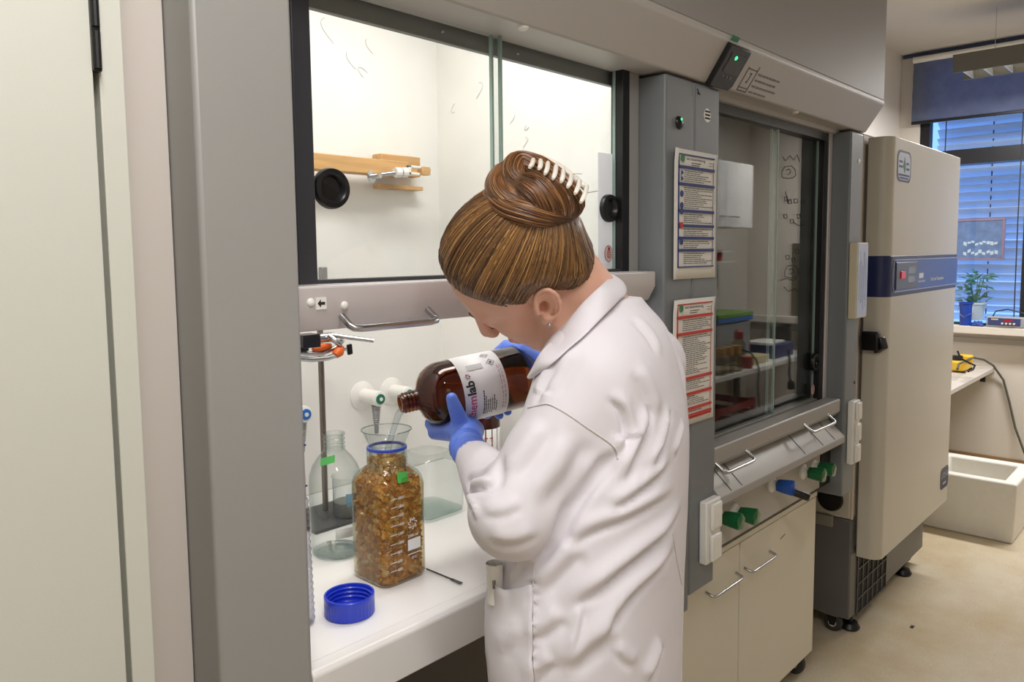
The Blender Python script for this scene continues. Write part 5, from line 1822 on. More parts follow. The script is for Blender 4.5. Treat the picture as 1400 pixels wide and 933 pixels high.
        for a in corners:
            for d in range(3):
                if a[d] == 1:
                    continue
                b = list(a)
                b[d] = 1
                fa = F[I+a[0], J+a[1], K+a[2]].astype(float)
                fb = F[I+b[0], J+b[1], K+b[2]].astype(float)
                m = (fa < 0) != (fb < 0)
                t = np.where(m, fa/np.where(m, fa-fb, 1), 0)
                p = np.zeros((len(idx), 3))
                for q in range(3):
                    p[:, q] = a[q]
                p[:, d] += t
                acc += p*m[:, None]
                cnt += m
        V = self.lo+(idx+acc/cnt[:, None])*self.h
        faces = []
        for d in range(3):
            u, v = (d+1) % 3, (d+2) % 3
            sl0 = [slice(1, n[q]-1) for q in range(3)]
            sl1 = list(sl0)
            sl0[d] = slice(0, n[d]-1)
            sl1[d] = slice(1, n[d])
            s0, s1 = S[tuple(sl0)], S[tuple(sl1)]
            e = np.argwhere(s0 != s1)
            if not len(e):
                continue
            flip = s0[tuple(e.T)]
            base = e.copy()
            base[:, u] += 1
            base[:, v] += 1
            q = []
            for du, dv in ((-1, -1), (0, -1), (0, 0), (-1, 0)):
                w = base.copy()
                w[:, u] += du
                w[:, v] += dv
                q.append(vid[w[:, 0], w[:, 1], w[:, 2]])
            q = np.stack(q, 1)
            q[~flip] = q[~flip][:, ::-1]
            faces.append(q)
        Fc = np.concatenate(faces)
        Fc = Fc[(Fc >= 0).all(1)]
        return V, Fc

    def build(self, name, material, parent, relax=1, disp=None):
        V, Fc = self.mesh()
        V = relax_mesh(V, Fc, relax)
        if disp is not None:
            V = disp(V, Fc)
        V = V-world_loc(parent)
        me = bpy.data.meshes.new(name)
        me.vertices.add(len(V))
        me.vertices.foreach_set('co', V.astype(np.float32).ravel())
        me.loops.add(len(Fc)*4)
        me.loops.foreach_set('vertex_index', Fc.astype(np.int32).ravel())
        me.polygons.add(len(Fc))
        me.polygons.foreach_set('loop_start', np.arange(0, len(Fc)*4, 4, dtype=np.int32))
        me.update(calc_edges=True)
        me.validate()
        me.materials.append(material)
        me.shade_smooth()
        o = bpy.data.objects.new(name, me)
        COL.objects.link(o)
        o.parent = parent
        return o


def relax_mesh(V, Fc, it):
    e = np.concatenate([Fc[:, [0, 1]], Fc[:, [1, 2]], Fc[:, [2, 3]], Fc[:, [3, 0]]])
    for _ in range(it):
        for lam in (0.5, -0.52):
            s = np.zeros_like(V)
            c = np.zeros(len(V))
            for a, b in ((0, 1), (1, 0)):
                np.add.at(s, e[:, a], V[e[:, b]])
                np.add.at(c, e[:, a], 1)
            V = V+lam*(s/np.maximum(c, 1)[:, None]-V)
    return V


def catmull(pts, n=6):
    P = [np.array(p, float) for p in pts]
    P = [2*P[0]-P[1]]+P+[2*P[-1]-P[-2]]
    out = []
    for i in range(1, len(P)-2):
        for k in range(n):
            t = k/n
            a, b, c, d = P[i-1], P[i], P[i+1], P[i+2]
            out.append(0.5*((2*b)+(c-a)*t+(2*a-5*b+4*c-d)*t*t+(3*b-a-3*c+d)*t**3))
    out.append(P[-2])
    return out


def unit(v):
    v = np.array(v, float)
    return v/np.linalg.norm(v)


# ---- pose: joints
PSI = math.radians(16)                                  # turned a little to the left
SX = np.array([math.cos(PSI), math.sin(PSI), 0.0])      # her right
SF = np.array([-math.sin(PSI), math.cos(PSI), 0.0])     # the way she faces
ZU = np.array([0, 0, 1.0])
NB = D(822, 425, 1.16)                                  # base of the neck
SHL = D(806, 522, 1.07)
ELL = D(703, 702, 1.02)
WRL = D(641, 616, 1.335)
SHR = SHL+0.29*SX+np.array([0, 0, -0.01])
WRR = D(768, 498, 1.50)
ELR = np.array([1.23, 0.80, 1.16])

skin = mat('skin', (228, 178, 154), 0.48, sss=0.25, var=0.03, vscale=40, bump=0.03, bscale=900)
cloth = mat('white_coat_cotton', (230, 226, 232), 0.75, bump=0.05, bscale=1100)
HIP = D(806, 800, 1.17)
person = thing('person', (HIP[0], HIP[1], 0.0), 'woman with bun in white lab coat and blue gloves, pouring from a bottle', 'person')

# ---- head frame
AZ, PT, RL = math.radians(17.9), math.radians(38), math.radians(49.3)
Fh = np.array([-math.sin(AZ), math.cos(AZ), 0.0])
Lh = np.array([-math.cos(AZ), -math.sin(AZ), 0.0])
F_ = math.cos(PT)*Fh-math.sin(PT)*ZU
U_ = math.sin(PT)*Fh+math.cos(PT)*ZU
# tilt the crown towards her left shoulder
U_, L_ = math.cos(RL)*U_+math.sin(RL)*Lh, math.cos(RL)*Lh-math.sin(RL)*U_
HS = 1.033
EAR = D(741, 423, 1.071)
HO = EAR-0.08*HS*L_


def H(f, u, l=0.0):
    return HO+HS*(f*F_+u*U_+l*L_)


def head_field():
    lo = np.minimum.reduce([H(0, 0.03)-0.19, NB-0.13])
    hi = np.maximum.reduce([H(0, 0.03)+0.19, NB+0.13])
    g = Field(lo, hi, 0.0032)
    ax = (F_, U_, L_)
    def E(f, u, l, rf, ru, rl, k=0.012, op='add'):
        g.ell(H(f, u, l), ax, (rf*HS, ru*HS, rl*HS), k, op)
    def C(p, q, ra, rb, k=0.01, op='add'):
        g.cap(H(*p), H(*q), ra*HS, rb*HS, k, op)
    E(-0.006, 0.048, 0, 0.094, 0.083, 0.074)
    E(0.03, 0.035, 0, 0.066, 0.072, 0.066, 0.02)
    E(0.046, -0.028, 0, 0.050, 0.070, 0.054, 0.02)
    for s in (-1, 1):
        C((0.004, -0.03, 0.054*s), (0.015, -0.062, 0.048*s), 0.018, 0.016, 0.02)
        C((0.015, -0.062, 0.048*s), (0.074, -0.098, 0.012*s), 0.016, 0.015, 0.022)
        E(0.062, -0.012, 0.043*s, 0.022, 0.02, 0.018, 0.018)
        E(0.058, -0.045, 0.036*s, 0.026, 0.03, 0.02, 0.02)
        C((0.088, 0.028, 0.012*s), (0.076, 0.03, 0.045*s), 0.012, 0.011, 0.014)
        E(0.104, 0.008, 0.032*s, 0.016, 0.013, 0.018, 0.012, 'cut')
        E(0.079, 0.009, 0.031*s, 0.0135, 0.012, 0.016, 0.004)
        C((0.0915, 0.004, 0.022*s), (0.0865, 0.003, 0.042*s), 0.0028, 0.002, 0.003)
    E(0.083, -0.098, 0, 0.016, 0.015, 0.018, 0.018)
    C((0.096, 0.022, 0), (0.119, -0.026, 0), 0.008, 0.0115, 0.012)
    for s in (-1, 1):
        E(0.111, -0.03, 0.011*s, 0.010, 0.008, 0.008, 0.006)
    C((0.098, -0.056, -0.018), (0.098, -0.056, 0.018), 0.007, 0.007, 0.008)
    C((0.096, -0.068, -0.014), (0.096, -0.068, 0.014), 0.0075, 0.0075, 0.008)
    C((0.108, -0.062, -0.02), (0.108, -0.062, 0.02), 0.002, 0.002, 0.004, 'cut')
    # neck
    g.cap(H(-0.028, -0.035), NB+np.array([0, 0, -0.03]), 0.056, 0.064, 0.02)
    g.ell(NB-0.07*ZU, (SX, SF, ZU), (0.11, 0.075, 0.06), 0.04)
    # ears, leaning back
    ca, sa = math.cos(0.6), math.sin(0.6)
    eax = (ca*F_+sa*U_, -sa*F_+ca*U_, L_)
    for s in (1, -1):
        def Q(f, u, l):
            f += 0.006
            return H(f*ca-u*sa-0.008, f*sa+u*ca, l*s)
        def EE(f, u, l, rf, ru, rl, k, op='add'):
            g.ell(Q(f, u, l), eax, (rf*HS, ru*HS, rl*HS), k, op)
        EE(-0.006, 0.0, 0.072, 0.016, 0.029, 0.009, 0.006)
        ring = []
        for a in np.linspace(-0.5, 4.6, 14):
            ring.append(Q(-0.008-0.0165*math.sin(a-1.2), 0.004+0.027*math.cos(a-1.2), 0.082+0.003*math.sin(a-1.2)))
        g.chain(ring, 0.0034*HS, 0.003)
        EE(-0.007, 0.003, 0.088, 0.0112, 0.0185, 0.014, 0.002, 'cut')
        EE(-0.002, -0.005, 0.084, 0.0085, 0.0095, 0.022, 0.002, 'cut')
        EE(-0.003, -0.029, 0.077, 0.008, 0.009, 0.006, 0.006)
        g.cap(Q(0.008, -0.003, 0.078), Q(0.008, -0.012, 0.078), 0.0045, 0.004, 0.004)
    return g


hf = head_field()
body = hf.build('body', skin, person, relax=2)
# brow and lashes, dark and fine
lash = MB()
for s in (1, -1):
    pts = [H(0.0925, 0.003, 0.021*s), H(0.0945, 0.000, 0.031*s), H(0.088, 0.001, 0.043*s)]
    lash.tube(catmull(pts, 4), 0.0011, 5)
lash.build('eyelashes', mat('dark_lashes', (52, 34, 26), 0.6), person)
brow = MB()
for s in (1, -1):
    brow.tube(catmull([H(0.1005, 0.029, 0.012*s), H(0.0985, 0.034, 0.026*s), H(0.086, 0.032, 0.046*s)], 4), 0.0016, 5)
brow.build('eyebrows', mat('brown_brow', (120, 84, 56), 0.7), person)
MB().lathe([(0, 0.0025), (0.0022, 0.0018), (0.003, 0.0), (0, 0)], 12, H(0.012, -0.027, 0.084), L_).build('ear_stud', M['steel'], person, smooth=50)

# ---- hair
hair_m = bpy.data.materials.new('golden_brown_hair')
hair_m.use_nodes = True
_nt = hair_m.node_tree
_b = _nt.nodes['Principled BSDF']
_b.inputs['Roughness'].default_value = 0.28
_b.inputs['Specular IOR Level'].default_value = 0.8
_a = _nt.nodes.new('ShaderNodeAttribute')
_a.attribute_name = 'tone'
_nt.links.new(_a.outputs['Color'], _b.inputs['Base Color'])
hair_dark = mat('brown_hair_mass', (88, 60, 36), 0.5, var=0.2, vscale=60)

HC = (-0.004, 0.046)
HR = (0.108, 0.097, 0.087)
BUN = (-0.09, 0.085)                # where the hair gathers, back of the crown


def hairline(f):
    return np.interp(f, [-0.12, -0.085, -0.06, -0.035, -0.018, -0.002, 0.012, 0.028, 0.05, 0.075, 0.1, 0.14], [-0.08, -0.066, -0.048, -0.018, 0.016, 0.030, 0.018, 0.040, 0.074, 0.094, 0.099, 0.102])


def hair_cap():
    g = Field(hf.lo, hf.ax[0][-1:].tolist()+hf.ax[1][-1:].tolist()+hf.ax[2][-1:].tolist(), hf.h)
    ax = (F_, U_, L_)
    g.ell(H(-0.006, 0.048), ax, (0.094*HS, 0.083*HS, 0.074*HS), 0.012)
    g.ell(H(0.03, 0.035), ax, (0.066*HS, 0.072*HS, 0.066*HS), 0.02)
    g.ell(H(-0.036, 0.0, 0), ax, (0.044*HS, 0.07*HS, 0.060*HS), 0.014)
    g.ell(H(-0.072, 0.082, 0), ax, (0.026*HS, 0.026*HS, 0.03*HS), 0.02)
    sl, X, Y, Z = g.sub(HO-1, HO+1)
    dx, dy, dz = X-HO[0], Y-HO[1], Z-HO[2]
    f = (dx*F_[0]+dy*F_[1]+dz*F_[2])/HS
    u = (dx*U_[0]+dy*U_[1]+dz*U_[2])/HS
    l = (dx*L_[0]+dy*L_[1]+dz*L_[2])/HS
    up = u-(hairline(f)-0.010*np.abs(l/0.07)*(f > 0.03))
    thick = np.interp(up, [-0.02, 0.0, 0.012, 0.04], [-0.012, 0.0005, 0.005, 0.0125])*HS
    g.F = (g.F-thick).astype(np.float32)
    return g


hg = hair_cap()
hair = hg.build('hair', hair_dark, person, relax=2)


class Strands:
    def __init__(self, seed):
        self.v, self.f, self.c = [], [], []
        self.r = random.Random(seed)
        self.pal = [(146, 104, 58), (118, 82, 46), (180, 136, 80), (94, 66, 38), (130, 92, 52), (74, 50, 30)]

    def add(self, pts, r0, taper=0.5, tone=None):
        n = 4
        o = len(self.v)
        m = len(pts)
        t0 = unit(pts[1]-pts[0])
        a = np.cross(t0, [0.3, 0.5, 0.8])
        a = unit(a)
        col = lin(tone or self.r.choice(self.pal))
        w = self.r.uniform(0.8, 1.15)
        for i in range(m):
            t = unit(pts[min(i+1, m-1)]-pts[max(i-1, 0)])
            a = unit(a-t*np.dot(a, t))
            b = np.cross(t, a)
            q = i/(m-1)
            rr = r0*(1-taper*max(0, abs(2*q-1)-0.6)/0.4)
            for k in range(n):
                g = 2*math.pi*k/n
                self.v.append(pts[i]+rr*(math.cos(g)*a+math.sin(g)*b))
                self.c.append(tuple(min(1, x*w) for x in col))
        for i in range(m-1):
            for k in range(n):
                self.f.append((o+i*n+k, o+i*n+(k+1) % n, o+(i+1)*n+(k+1) % n, o+(i+1)*n+k))

    def build(self, name, parent):
        off = world_loc(parent)
        me = bpy.data.meshes.new(name)
        me.from_pydata([tuple(p-off) for p in self.v], [], self.f)
        me.materials.append(hair_m)
        me.shade_smooth()
        ca = me.color_attributes.new('tone', 'FLOAT_COLOR', 'POINT')
        ca.data.foreach_set('color', np.array([(*c, 1) for c in self.c], np.float32).ravel())
        o = bpy.data.objects.new(name, me)
        COL.objects.link(o)
        o.parent = parent
        o['kind'] = 'stuff'
        return o


def project_hair(p, lift):
    """drop a point onto the hair mass"""
    for _ in range(4):
        v = hg.value(p)
        if v > 0.5:
            break
        p = p-hg.grad(p)*(v-lift)
    return p


ss = Strands(21)
rr_ = random.Random(5)
bun_base = H(BUN[0]*0.93, BUN[1]*0.93)
cen = H(*HC)
n_str = 2600
dirs, lifts = [], []
for i in range(n_str):
    # start on the hair edge: front hairline, temples, round to the nape
    q = rr_.random()
    side = rr_.choice((-1, 1))
    if rr_.random() < 0.72:
        side = 1
    f = 0.108-0.215*q**0.9
    if rr_.random() < 0.35:
        # starts somewhere within the mass so that no gaps show
        f += 0.0
    u = float(hairline(np.array(f)))+rr_.uniform(-0.004, 0.005)
    # lateral position on the ellipsoid at that f,u
    e = 1-((f-HC[0])/HR[0])**2-((u-HC[1])/HR[1])**2
    l = HR[2]*math.sqrt(max(0, e)) if e > 0 else 0.0
    if f > 0.07:
        l *= rr_.random()
        u += 0.008*(1-l/0.05)
    st = H(f, u, side*l)
    d0 = unit(st-cen)
    d1 = unit(bun_base-cen)
    w = math.acos(max(-1, min(1, float(d0@d1))))
    if w < 0.15:
        continue
    q0 = rr_.random()*0.35 if rr_.random() < 0.4 else 0.0
    q1 = 1.0-rr_.random()*0.12
    lift = rr_.uniform(-0.0006, 0.0016)
    sway = rr_.gauss(0, 0.03)
    side_v = unit(np.cross(d0, d1))
    for k in range(11):
        s = q0+(q1-q0)*k/10
        d = (math.sin((1-s)*w)*d0+math.sin(s*w)*d1)/math.sin(w)
        dirs.append(unit(d+side_v*sway*math.sin(math.pi*s)))
    lifts += [lift]*11
dirs, lifts = np.array(dirs), np.array(lifts)
lo_, hi_ = np.full(len(dirs), 0.03), np.full(len(dirs), 0.2)
for _ in range(16):
    m_ = (lo_+hi_)/2
    ins = hg.values(cen+dirs*m_[:, None]) < lifts
    lo_, hi_ = np.where(ins, m_, lo_), np.where(ins, hi_, m_)
allp = cen+dirs*lo_[:, None]
for i in range(len(dirs)//11):
    ss.add(list(allp[i*11:(i+1)*11]), rr_.uniform(0.0005, 0.0011))
ss.build('hair_strands', person)

# bun: thick twisted locks wound about the gathering point
bunc = D(737, 268, 1.085)
bax = unit(bunc-H(-0.03, 0.05))
VIEW = unit(CAM-bunc)
def bun_path(pxs):
    return catmull([D(738+(px-738)*0.95, 262+(py-268)*0.94, t-0.022) for px, py, t in pxs], 8)
locks = [
    ([(676, 258, 1.09), (672, 278, 1.075), (690, 293, 1.045), (722, 300, 1.03), (752, 303, 1.04), (778, 300, 1.06)], 0.017),
    ([(708, 236, 1.09), (687, 243, 1.08), (679, 262, 1.065), (697, 280, 1.045), (730, 287, 1.035)], 0.018),
    ([(722, 262, 1.05), (702, 250, 1.055), (706, 231, 1.075), (730, 236, 1.075), (752, 250, 1.06), (772, 268, 1.05), (785, 286, 1.06), (776, 298, 1.075)], 0.020),
    ([(716, 256, 1.045), (738, 258, 1.035), (757, 272, 1.035), (768, 290, 1.05), (760, 302, 1.07)], 0.020),
    ([(712, 268, 1.045), (730, 272, 1.03), (745, 286, 1.035), (748, 300, 1.055)], 0.019),
    ([(702, 236, 1.10), (727, 236, 1.11), (752, 250, 1.12), (772, 272, 1.12), (780, 294, 1.11), (766, 306, 1.10)], 0.019),
    ([(680, 262, 1.11), (700, 285, 1.10), (735, 302, 1.10), (768, 306, 1.10)], 0.022),
]
bun_mass = Field(bunc-0.11, bunc+0.11, 0.0034)
bs_ = Strands(33)
bs_.pal = [(124, 80, 46), (104, 66, 38), (150, 104, 62), (84, 52, 30), (114, 74, 42), (170, 126, 80)]
for px, r in locks:
    path = bun_path(px)
    m = len(path)
    rad = [r*(0.7+0.3*math.sin(math.pi*min(1, max(0, i/(m-1))))) for i in range(m)]
    bun_mass.chain(path[::2]+[path[-1]], rad[::2]+[rad[-1]], 0.004)
    # fibres over the lock, gently twisted
    tang = [unit(path[min(i+1, m-1)]-path[max(i-1, 0)]) for i in range(m)]
    a = unit(np.cross(tang[0], VIEW))
    fr_ = []
    for t in tang:
        a = unit(a-t*np.dot(a, t))
        fr_.append((a, np.cross(t, a)))
    for k in range(150):
        g0 = 2*math.pi*rr_.random()
        tw = rr_.uniform(0.8, 1.5)
        lf = rr_.uniform(0.97, 1.06)
        i0 = int(rr_.random()*0.25*m)
        i1 = m-int(rr_.random()*0.25*m)
        pts = []
        for i in range(i0, i1):
            g = g0+tw*i/(m-1)*1.6
            pts.append(path[i]+lf*rad[i]*(math.cos(g)*fr_[i][0]+math.sin(g)*fr_[i][1]))
        if len(pts) > 3:
            bs_.add(pts, rr_.uniform(0.0006, 0.0012))
bun_mass.cap(D(735, 285, 1.09), bun_base, 0.035, 0.03, 0.01)
bun = bun_mass.build('hair_bun', hair_dark, person, relax=1)
bs_.build('bun_strands', bun)
# stray hairs
fl_ = Strands(8)
for a, b, c in (((796, 264, 1.08), (808, 263, 1.09), (818, 261, 1.1)), ((778, 240, 1.08), (786, 238, 1.09), (796, 238, 1.1)), ((800, 320, 1.1), (812, 345, 1.11), (808, 368, 1.12)), ((796, 355, 1.1), (806, 370, 1.1), (802, 378, 1.1))):
    fl_.add(catmull([D(*a), D(*b), D(*c)], 4), 0.0005)
fl_.build('stray_hairs', person)

# claw clip over the bun
clip_m = mat('cream_clip_plastic', (240, 234, 222), 0.35)
clip = thing('hair_claw_clip', (0, 0, 0), None, None)
clip.parent = person
clip.location = (0, 0, 0)
spine = catmull([D(722, 219, 1.085), D(742, 218, 1.09), D(763, 227, 1.095), D(784, 243, 1.1), D(801, 257, 1.1)], 6)
MB().tube(spine, 0.005, 10).build('clip_spine', clip_m, clip, smooth=60)
teeth = [((727, 220), (724, 229)), ((737, 221), (737, 231)), ((747, 224), (745, 238)), ((758, 228), (756, 245)), ((768, 234), (767, 249)), ((779, 242), (776, 256)), ((790, 249), (786, 265)), ((800, 257), (794, 277))]
for (a0, a1), (b0, b1) in teeth:
    tp = catmull([D(a0+1, a1-1, 1.085), D(a0+2, a1-1, 1.035), D((a0+b0)/2+2, (a1+b1)/2, 1.0), D(b0, b1, 0.982)], 4)
    MB().tube(tp, [0.0034]*(len(tp)-3)+[0.0032, 0.0028, 0.002], 8).build('tooth', clip_m, clip, smooth=60)

# ---- lab coat: body and sleeves as one cloth surface
def coat_field():
    g = Field((0.50, 0.36, 0.50), (1.42, 1.40, 1.53), 0.0047)
    # torso: outlines stacked upward: (row of the photo, left, right, distance)
    rows = [(1150, 655, 965, 1.17), (1000, 660, 955, 1.17), (933, 667, 951, 1.17), (860, 658, 953, 1.17), (800, 657, 955, 1.17), (740, 668, 957, 1.17), (690, 682, 959, 1.165), (640, 694, 960, 1.16),
            (590, 702, 959, 1.16), (540, 716, 954, 1.16), (500, 732, 943, 1.16), (460, 752, 928, 1.16), (430, 775, 905, 1.16), (408, 800, 876, 1.16)]
    zc, cc, aa, bb = [], [], [], []
    for py, l, r, t in rows:
        c = D((l+r)/2, py, t)
        hw = (r-l)/2*t/FOCAL
        zc.append(c[2])
        cc.append(c[:2])
        k = 1.0 if py > 560 else 1.0
        aa.append(hw*1.17*k)
        bb.append(hw*0.80)
    o = np.argsort(zc)
    zc, cc, aa, bb = np.array(zc)[o], np.array(cc)[o], np.array(aa)[o], np.array(bb)[o]
    sl, X, Y, Z = g.sub((0, 0, 0), (3, 3, 3))
    z = g.ax[2]
    cx, cy = np.interp(z, zc, cc[:, 0]), np.interp(z, zc, cc[:, 1])
    a, b = np.interp(z, zc, aa), np.interp(z, zc, bb)
    def sm(v):
        kk = np.ones(9)/9
        return np.convolve(np.pad(v, 4, mode='edge'), kk, mode='valid')
    cx, cy, a, b = map(sm, (cx, cy, a, b))
    dx, dy = X-cx[None, None, :], Y-cy[None, None, :]
    u = dx*SX[0]+dy*SX[1]
    v = dx*SF[0]+dy*SF[1]
    p = 2.3
    rr = (np.abs(u/a)**p+np.abs(v/b)**p)**(1/p)
    f = (rr-1)*np.minimum(a, b)*0.95
    top = (Z-zc[-1])
    bot = (0.56-Z)
    f = np.maximum(np.maximum(f, top), bot)
    g.F[:] = f.astype(np.float32)
    # shoulders, chest
    g.cap(NB-0.075*ZU, SHL+np.array([0, 0, 0.004])+0.02*SX, 0.075, 0.066, 0.05)
    g.cap(NB-0.095*ZU, SHR-0.02*SX, 0.07, 0.055, 0.05)
    # left arm
    e2 = ELL+0.02*unit(ELL-SHL)
    g.cap(SHL, SHL*0.75+ELL*0.25, 0.064, 0.060, 0.03)
    g.cap(SHL*0.8+ELL*0.2, SHL*0.4+ELL*0.6, 0.060, 0.057, 0.010)
    g.cap(SHL*0.4+ELL*0.6, ELL, 0.057, 0.060, 0.010)
    w2 = WRL*0.80+ELL*0.20
    g.cap(ELL, w2, 0.057, 0.0345, 0.016)
    # right arm
    g.cap(SHR, ELR, 0.055, 0.058, 0.035)
    g.cap(ELR, WRR, 0.055, 0.045, 0.02)
    return g


cf = coat_field()


def fold(pts, r, h, kind='ridge', k=0.012, ends=0.25):
    """a fold of the cloth along a line on the coat"""
    P3 = []
    for px, py in pts:
        q = cf.hit(px, py)
        if q is not None:
            P3.append(q)
    if len(P3) < 2:
        return
    path = catmull(P3, 5)
    m = len(path)
    cs, rs = [], []
    for i, p in enumerate(path):
        n = cf.grad(p)
        q = i/(m-1)
        w = min(1.0, min(q, 1-q)/ends+0.25)
        rr = r*(0.55+0.45*w)
        if kind == 'ridge':
            cs.append(p-n*(rr-h*w))
        else:
            cs.append(p+n*(rr-h*w))
        rs.append(rr)
    cf.chain(cs, rs, k, 'add' if kind == 'ridge' else 'cut')


V_, R_ = 'valley', 'ridge'


CREASES = []


def crease(pts, A=0.008, W=0.034, sharp=0.16):
    """a drag fold of the cloth: crest on the upper side of the line, hollow along it"""
    P3 = [cf.hit(px, py) for px, py in pts]
    P3 = [p for p in P3 if p is not None]
    if len(P3) > 1:
        CREASES.append((np.array(catmull(P3, 6)), A, W, sharp))


# underside of the sleeve against the body
fold([(846, 622), (815, 652), (796, 672), (778, 700), (758, 742), (740, 764)], 0.012, 0.012, V_, 0.008, 0.12)
fold([(684, 628), (682, 650), (679, 668)], 0.009, 0.007, V_, 0.008)
# drag lines running from the armpit and the small of the back down to the front hip
crease([(925, 668), (890, 692), (850, 712), (809, 728), (774, 755)], 0.007, 0.034)
crease([(935, 690), (910, 728), (880, 755), (849, 781), (815, 810), (770, 838)], 0.011, 0.040)
crease([(945, 705), (925, 745), (900, 778), (867, 812), (840, 850), (818, 890)], 0.011, 0.042)
crease([(948, 590), (920, 630), (890, 660), (858, 684), (830, 700)], 0.008, 0.032)
crease([(890, 548), (886, 585), (870, 625), (850, 668)], 0.009, 0.034)
crease([(918, 555), (908, 605), (885, 650)], 0.007, 0.028)
crease([(938, 520), (936, 580), (920, 630)], 0.005, 0.024)
crease([(800, 752), (772, 780), (734, 821)], 0.008, 0.045, 0.22)
crease([(800, 825), (796, 855), (783, 895)], 0.005, 0.022)
crease([(850, 868), (815, 888), (775, 925)], 0.008, 0.05, 0.22)
crease([(835, 885), (850, 903), (868, 915)], 0.004, 0.03)
crease([(950, 760), (935, 820), (908, 880), (885, 940)], 0.008, 0.045)
crease([(955, 800), (948, 860), (940, 930)], 0.004, 0.03)
crease([(778, 845), (755, 862), (728, 880)], 0.006, 0.04, 0.2)
crease([(725, 862), (705, 880), (686, 898)], 0.005, 0.035, 0.2)
crease([(765, 905), (745, 920), (728, 940)], 0.005, 0.035, 0.2)
crease([(720, 772), (708, 785), (700, 800)], 0.004, 0.02)
# sleeve
crease([(682, 664), (660, 668), (642, 676), (622, 690)], 0.009, 0.026)
crease([(636, 672), (643, 692), (652, 716)], 0.005, 0.018)
crease([(672, 640), (655, 652), (636, 658)], 0.004, 0.03)
crease([(760, 580), (730, 622), (698, 660)], 0.006, 0.05, 0.22)
crease([(800, 595), (775, 650), (728, 705)], 0.006, 0.06, 0.25)
crease([(825, 618), (805, 660), (775, 705)], 0.005, 0.04, 0.22)
crease([(740, 728), (705, 745), (664, 738)], 0.004, 0.035, 0.2)
crease([(720, 690), (690, 705), (655, 705)], 0.003, 0.03, 0.2)
# shoulder and upper back
crease([(826, 540), (848, 562), (856, 595), (850, 630)], 0.007, 0.028)
crease([(862, 505), (884, 540), (896, 575)], 0.005, 0.04, 0.2)
crease([(765, 495), (745, 525), (733, 558)], 0.005, 0.03, 0.2)
crease([(800, 480), (775, 515), (760, 548)], 0.003, 0.04, 0.2)
crease([(860, 435), (885, 458), (900, 490)], 0.004, 0.035, 0.2)
crease([(908, 450), (928, 495), (938, 540)], 0.004, 0.03, 0.2)
crease([(952, 560), (953, 620), (950, 690)], 0.005, 0.03)
# puckered side seam
for k in range(10):
    y = 795+15*k
    crease([(717, y+5), (727, y), (738, y+2)], 0.0028, 0.011)
# hollow the cuffs
for e_, w_ in ((ELL, WRL), (ELR, WRR)):
    d = unit(w_-e_)
    q_ = w_*0.80+e_*0.20 if e_ is ELL else w_
    cf.cap(q_+d*0.0, q_+d*0.10, 0.029 if e_ is ELL else 0.036, 0.036, 0.004, 'cut')
    cf.cap(q_+d*0.085, q_+d*0.20, 0.07, 0.07, 0.003, 'cut')
    cf.cap(w_+d*0.012, w_+d*0.07, 0.07, 0.07, 0.004, 'cut') if False else None
# neck opening
cf.cap(NB+np.array([0, 0, -0.04])+SF*0.02, NB+np.array([0, 0, 0.12])+SF*0.05, 0.052, 0.075, 0.008, 'cut')


def coat_disp(V, Fc):
    """fine unevenness of worn cotton"""
    n = np.zeros_like(V)
    a, b, c, d = (V[Fc[:, i]] for i in range(4))
    fn_ = np.cross(c-a, d-b)
    for i in range(4):
        np.add.at(n, Fc[:, i], fn_)
    n /= np.linalg.norm(n, axis=1)[:, None]+1e-9
    off = np.zeros(len(V))
    for path, A, W, sharp in CREASES:
        R3 = W*1.4
        lo_, hi_ = path.min(0)-R3, path.max(0)+R3
        m = np.where(((V > lo_) & (V < hi_)).all(1))[0]
        if not len(m):
            continue
        Pm = V[m]
        best = np.full(len(m), 1e9)
        sd = np.zeros(len(m))
        al = np.zeros(len(m))
        ns = len(path)-1
        tot = path[-1]-path[0]
        for i in range(ns):
            a_, d_ = path[i], path[i+1]-path[i]
            L2 = d_@d_+1e-12
            t = np.clip(((Pm-a_)@d_)/L2, 0, 1)
            q = Pm-a_-t[:, None]*d_
            dist = np.linalg.norm(q, axis=1)
            side = np.cross(d_, n[m])
            if np.mean(side[:, 2]) < 0:
                side = -side
            up = dist < best
            best = np.where(up, dist, best)
            sg = (q*side).sum(1)/(np.linalg.norm(side, axis=1)+1e-9)
            sd = np.where(up, np.sign(sg)*dist, sd)
            al = np.where(up, (i+t)/ns, al)
        x = sd/W
        g_ = np.exp(-((x-0.34)/0.30)**2)-0.9*np.exp(-((x+0.06)/sharp)**2)
        fade = np.clip(np.minimum(al, 1-al)/0.28, 0, 1)
        fade = fade*fade*(3-2*fade)
        off[m] += A*g_*fade
    V = V+n*off[:, None]
    w = np.zeros(len(V))
    r_ = np.random.RandomState(4)
    for k in range(14):
        dv = r_.normal(size=3)*r_.uniform(25, 75)
        w += np.sin(V@dv+r_.uniform(0, 6.28))/14
    return V+n*(w*0.001)[:, None]


coat = cf.build('lab_coat', cloth, person, relax=2, disp=coat_disp)
cverts = [v.co.copy() for v in coat.data.vertices]
cbvh = BVHTree.FromPolygons(cverts, [tuple(p.vertices) for p in coat.data.polygons])
poff = world_loc(person)


def on_coat(px, py, lift=0.002):
    d = Vector(ray(px, py)).normalized()
    o = Vector(CAM-poff)
    h_ = cbvh.ray_cast(o, d)
    if h_[0] is None:
        return None
    return np.array(h_[0])+poff+np.array(h_[1])*lift*(1 if h_[1].dot(d) < 0 else -1)


seam_m = mat('coat_seam', (214, 208, 208), 0.8)


